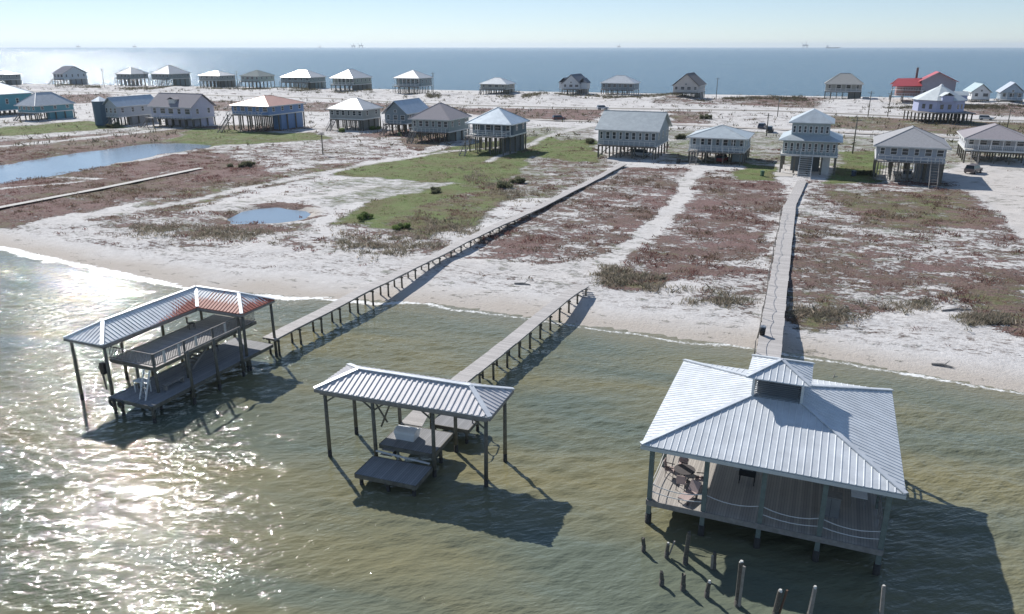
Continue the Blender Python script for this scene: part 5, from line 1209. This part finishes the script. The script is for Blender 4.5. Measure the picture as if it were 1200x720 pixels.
# dune scrub by the gulf row
keep2 = lambda x, y, h_, g_, pn: (h_+(pn-.5)*2.6 > .62) & (np.abs(x) < y*.75+12)
x, y, h_, g_, pn = scatter(26000, -400, 340, 200, 560, keep2)
ex = []
for (xa, xb_, yy, n_) in ((66, 118, 102.5, 420), (140, 215, 104.5, 520), (232, 280, 105, 260), (283, 335, 106, 380), (340, 376, 107.5, 320), (392, 436, 109.5, 420), (500, 516, 114, 150), (556, 602, 113.5, 250), (612, 642, 113.5, 300), (650, 702, 114, 420), (706, 800, 114.5, 700), (812, 838, 119, 150), (846, 945, 117.5, 900), (1035, 1072, 126, 350), (1120, 1200, 126.5, 800)):
    for k in range(n_):
        q_ = g(random.uniform(xa, xb_), yy+random.gauss(0, 1.0), GZ); ex.append(q_)
ex = np.array(ex); ex = ex[fbm(ex[:, 0]*.08, ex[:, 1]*.12, 3, 19) > .42]; x = np.concatenate([x, ex[:, 0]]); y = np.concatenate([y, ex[:, 1]])
ok = ~bandmask(x, y, ROAD, 10); x, y = x[ok], y[ok]
cols = np.where(rng.random((len(x), 1)) < .4, np.array([.11, .10, .08]), np.array([.13, .12, .075]))
o = blades('dune_scrub', np.stack([x, y, gheight(x, y)], -1), rng.uniform(.4, 1.3, len(x)), np.full(len(x), 1.1), cols, nb=6)
o['label'] = 'dark scrub growing on the dunes and between the beach roads'; o['category'] = 'ground cover'
# beach grass bands just behind the beach
pts = []
for (xa, ya, xb_, yb_, n_) in ((700, 322, 772, 332, 900), (398, 284, 470, 294, 500), (460, 280, 520, 288, 300), (790, 345, 875, 356, 350), (925, 366, 1010, 366, 400), (1040, 352, 1090, 358, 200), (1130, 372, 1200, 388, 700), (160, 268, 330, 280, 900), (500, 262, 560, 272, 300), (540, 200, 620, 236, 500)):
    for k in range(n_):
        tt = random.random(); q_ = g(xa+(xb_-xa)*tt+random.gauss(0, 8), ya+(yb_-ya)*tt+random.gauss(0, 5), GZ); pts.append(q_)
pts = np.array(pts); pts = pts[(inland(pts[:, 0], pts[:, 1]) > 8) & (fbm(pts[:, 0]*.3, pts[:, 1]*.5, 3, 44) > .42) & ~inpoly(pts[:, 0], pts[:, 1], POND2)]
cols = np.where(rng.random((len(pts), 1)) < .5, np.array([.23, .21, .155]), np.array([.34, .29, .23]))
o = blades('beach_grass', np.concatenate([pts, gheight(pts[:, 0], pts[:, 1])[:, None]], 1), rng.uniform(.2, .6, len(pts)), np.full(len(pts), .55), cols, nb=8, wide=.03)
o['label'] = 'tufts of dry beach grass along the back of the bay beach'; o['category'] = 'grass'
# single bushes
BUSH = [(282, 196, 1.7, 'dark bush beside the pale footpath end, left of the nest platform'), (510, 226, 1.3, 'small dark bush alone in the middle of the green field'), (431, 256, 1.2, 'small green bush at the lower left corner of the green field'),
 (590, 220, 1.9, 'dark bush left of the left pier, right of the green field'), (612, 214, 1.6, 'olive bush close beside the left pier above the dark bush'), (470, 268, 1.2, 'low grey-green bush at the sandy foot of the green field'), (690, 168, 1.9, 'shrub at the left corner of the long gabled house'),
 (795, 163, 2.0, 'shrub between the long gabled house and the low hip-roofed house'), (826, 140, 2.2, 'dark shrub between the two roads left of centre right'), (1010, 205, 1.5, 'shrub on the lawn left of the grey shingle hip-roofed house'), (438, 152, 1.8, 'green bush at the stair of the grey-walled stilt house'), (400, 155, 1.6, 'bright green bush left of the grey-walled stilt house'),
 (1096, 134, 2.0, 'dark scrub bush left behind the octagonal house'), (132, 150, 2.2, 'dark shrub at the foot of the corner tower')]
for (px, py, s_, lab) in BUSH:
    q_ = g(px, py, GZ); t = thing('shrub', lab, 'shrub', (q_[0], q_[1], GZ), random.uniform(0, 6), 'single bushes around the houses')
    m = MB()
    for k in range(6): a = k*1.05; m.tube((0, 0, -.1), (math.cos(a)*s_*.35, math.sin(a)*s_*.35, s_*.6), .05, .02, 5)
    m.build('stem', M_pile, t)
    n_ = 260; a = rng.uniform(0, 6.28, n_); rr = rng.random(n_)**.5; zz = rng.random(n_)
    lb_ = rng.integers(0, 5, n_); lx = rng.normal(size=5)*s_*.62; ly = rng.normal(size=5)*s_*.5; lh = rng.uniform(.3, 1.0, 5)
    P = np.stack([lx[lb_]+np.cos(a)*rr*s_*.34*(1-.3*zz), ly[lb_]+np.sin(a)*rr*s_*.34*(1-.3*zz), zz*s_*.62*lh[lb_]], -1)
    gc = np.array([.17, .175, .11]) if 'green' not in lab.split('bush')[0] else np.array([.18, .24, .09])
    blades('foliage', P, np.full(n_, s_*.28), np.full(n_, .2), np.tile(gc, (n_, 1)), kind=None, nb=6, parent=t, wide=.06)

# ------------------------------------------------------------------ sea air
m = MB().box(-27000, 27000, -600, 32000, -3.5, 130); hz = bpy.data.materials.new('haze'); hz.use_nodes = True
n = hz.node_tree.nodes; n.remove(n['Principled BSDF']); pv = n.new('ShaderNodeVolumePrincipled'); pv.inputs['Color'].default_value = (.80, .90, 1.0, 1); pv.inputs['Density'].default_value = 4.5e-5; pv.inputs['Anisotropy'].default_value = .3
hz.node_tree.links.new(pv.outputs[0], n['Material Output'].inputs['Volume'])
o = m.build('haze', hz); o['kind'] = 'stuff'; o['label'] = 'thin pale sea haze over the water and island'; o['category'] = 'haze'

for i, (px, py, L, rz, lab) in enumerate(((975, 437, 2.2, .2, 'pale driftwood log on the beach right of the right pier'), (1105, 425, 1.6, -.5, 'short driftwood branch on the sand near the right edge'), (612, 333, 1.8, -.3, 'driftwood pole lying left of the short pier steps'), (1120, 366, 3.0, .1, 'dark fallen branch at the scrub edge near the right edge'))):
    q_ = g(px, py, .5); t = thing('driftwood', lab, 'driftwood', (q_[0], q_[1], float(gheight(np.array(q_[0]), np.array(q_[1])))+.08), rz)
    m = MB(); m.tube((-L/2, 0, 0), (0, .12, .06), .09, .11, 7); m.tube((0, .12, .06), (L/2, 0, .02), .11, .05, 7); m.build('trunk', M_wood, t)
    MB().tube((L*.1, .1, .1), (L*.3, .5, .35), .05, .02, 6).build('branch', M_wood, t)

car(846, 190, R(60), (.25, .05, .05), 'red car parked in the shade under the low white-windowed house')
car(752, 184, R(-30), (.35, .36, .38), 'grey car parked under the long grey gabled house')
car(1062, 209, R(65), (.45, .46, .47), 'light car parked under the grey shingle hip-roofed house')
car(330, 149, R(60), (.08, .09, .12), 'dark blue car parked under the blue house')
car(706, 128.5, R(15), (.5, .5, .52), 'white car on the coastal road behind the long gabled house')
car(655, 141, R(15), (.12, .03, .03), 'dark red car on the sandy side road left of the long gabled house')
for i, (px, py, c, lab) in enumerate(((893, 207, (.05, .12, .07), 'green wheeled bin by the concrete patio of the two-storey house'), (1000, 207, (.06, .08, .12), 'dark blue wheeled bin right of the two-storey house'), (795, 192, (.05, .05, .05), 'black wheeled bin beside the low white-windowed house'), (468, 160, (.05, .12, .07), 'green wheeled bin by the steep blue gabled house'))):
    q_ = g(px, py, GZ); t = thing('wheeled_bin', lab, 'bin', (q_[0], q_[1], GZ+.05), .3*i, 'wheeled bins in the house yards'); bm_ = paint('bin_%d' % i, c, .5)
    m = MB(); m.hexa([(-.24, -.28, .06), (.24, -.28, .06), (.24, .28, .06), (-.24, .28, .06)], [(-.3, -.36, 1.0), (.3, -.36, 1.0), (.3, .36, 1.0), (-.3, .36, 1.0)]); m.build('bin_body', bm_, t)
    MB().box(-.32, .32, -.38, .40, 1.002, 1.07).build('lid', bm_, t)
    for s_ in (-1, 1): MB().tube((s_*.26, .3, .12), (s_*.32, .3, .12), .12, .12, 10).build('wheel', M_black, t)

keep3 = lambda x, y, h_, g_, pn: (g_ > .7) & (pn > .42) & (np.abs(x) < y*.75+12)
x, y, h_, g_, pn = scatter(150000, -190, 150, 100, 300, keep3)
cols = np.where(rng.random((len(x), 1)) < .25, np.array([.30, .27, .16]), np.array([.13, .21, .06]))*(.7+.6*fbm(x*.2, y*.2, 3, 8))[:, None]
o = blades('lawn_grass', np.stack([x, y, gheight(x, y)], -1), rng.uniform(.06, .22, len(x)), np.full(len(x), .5), cols, nb=5, wide=.06)
o['label'] = 'patchy green lawn grass and weeds around the houses'; o['category'] = 'grass'
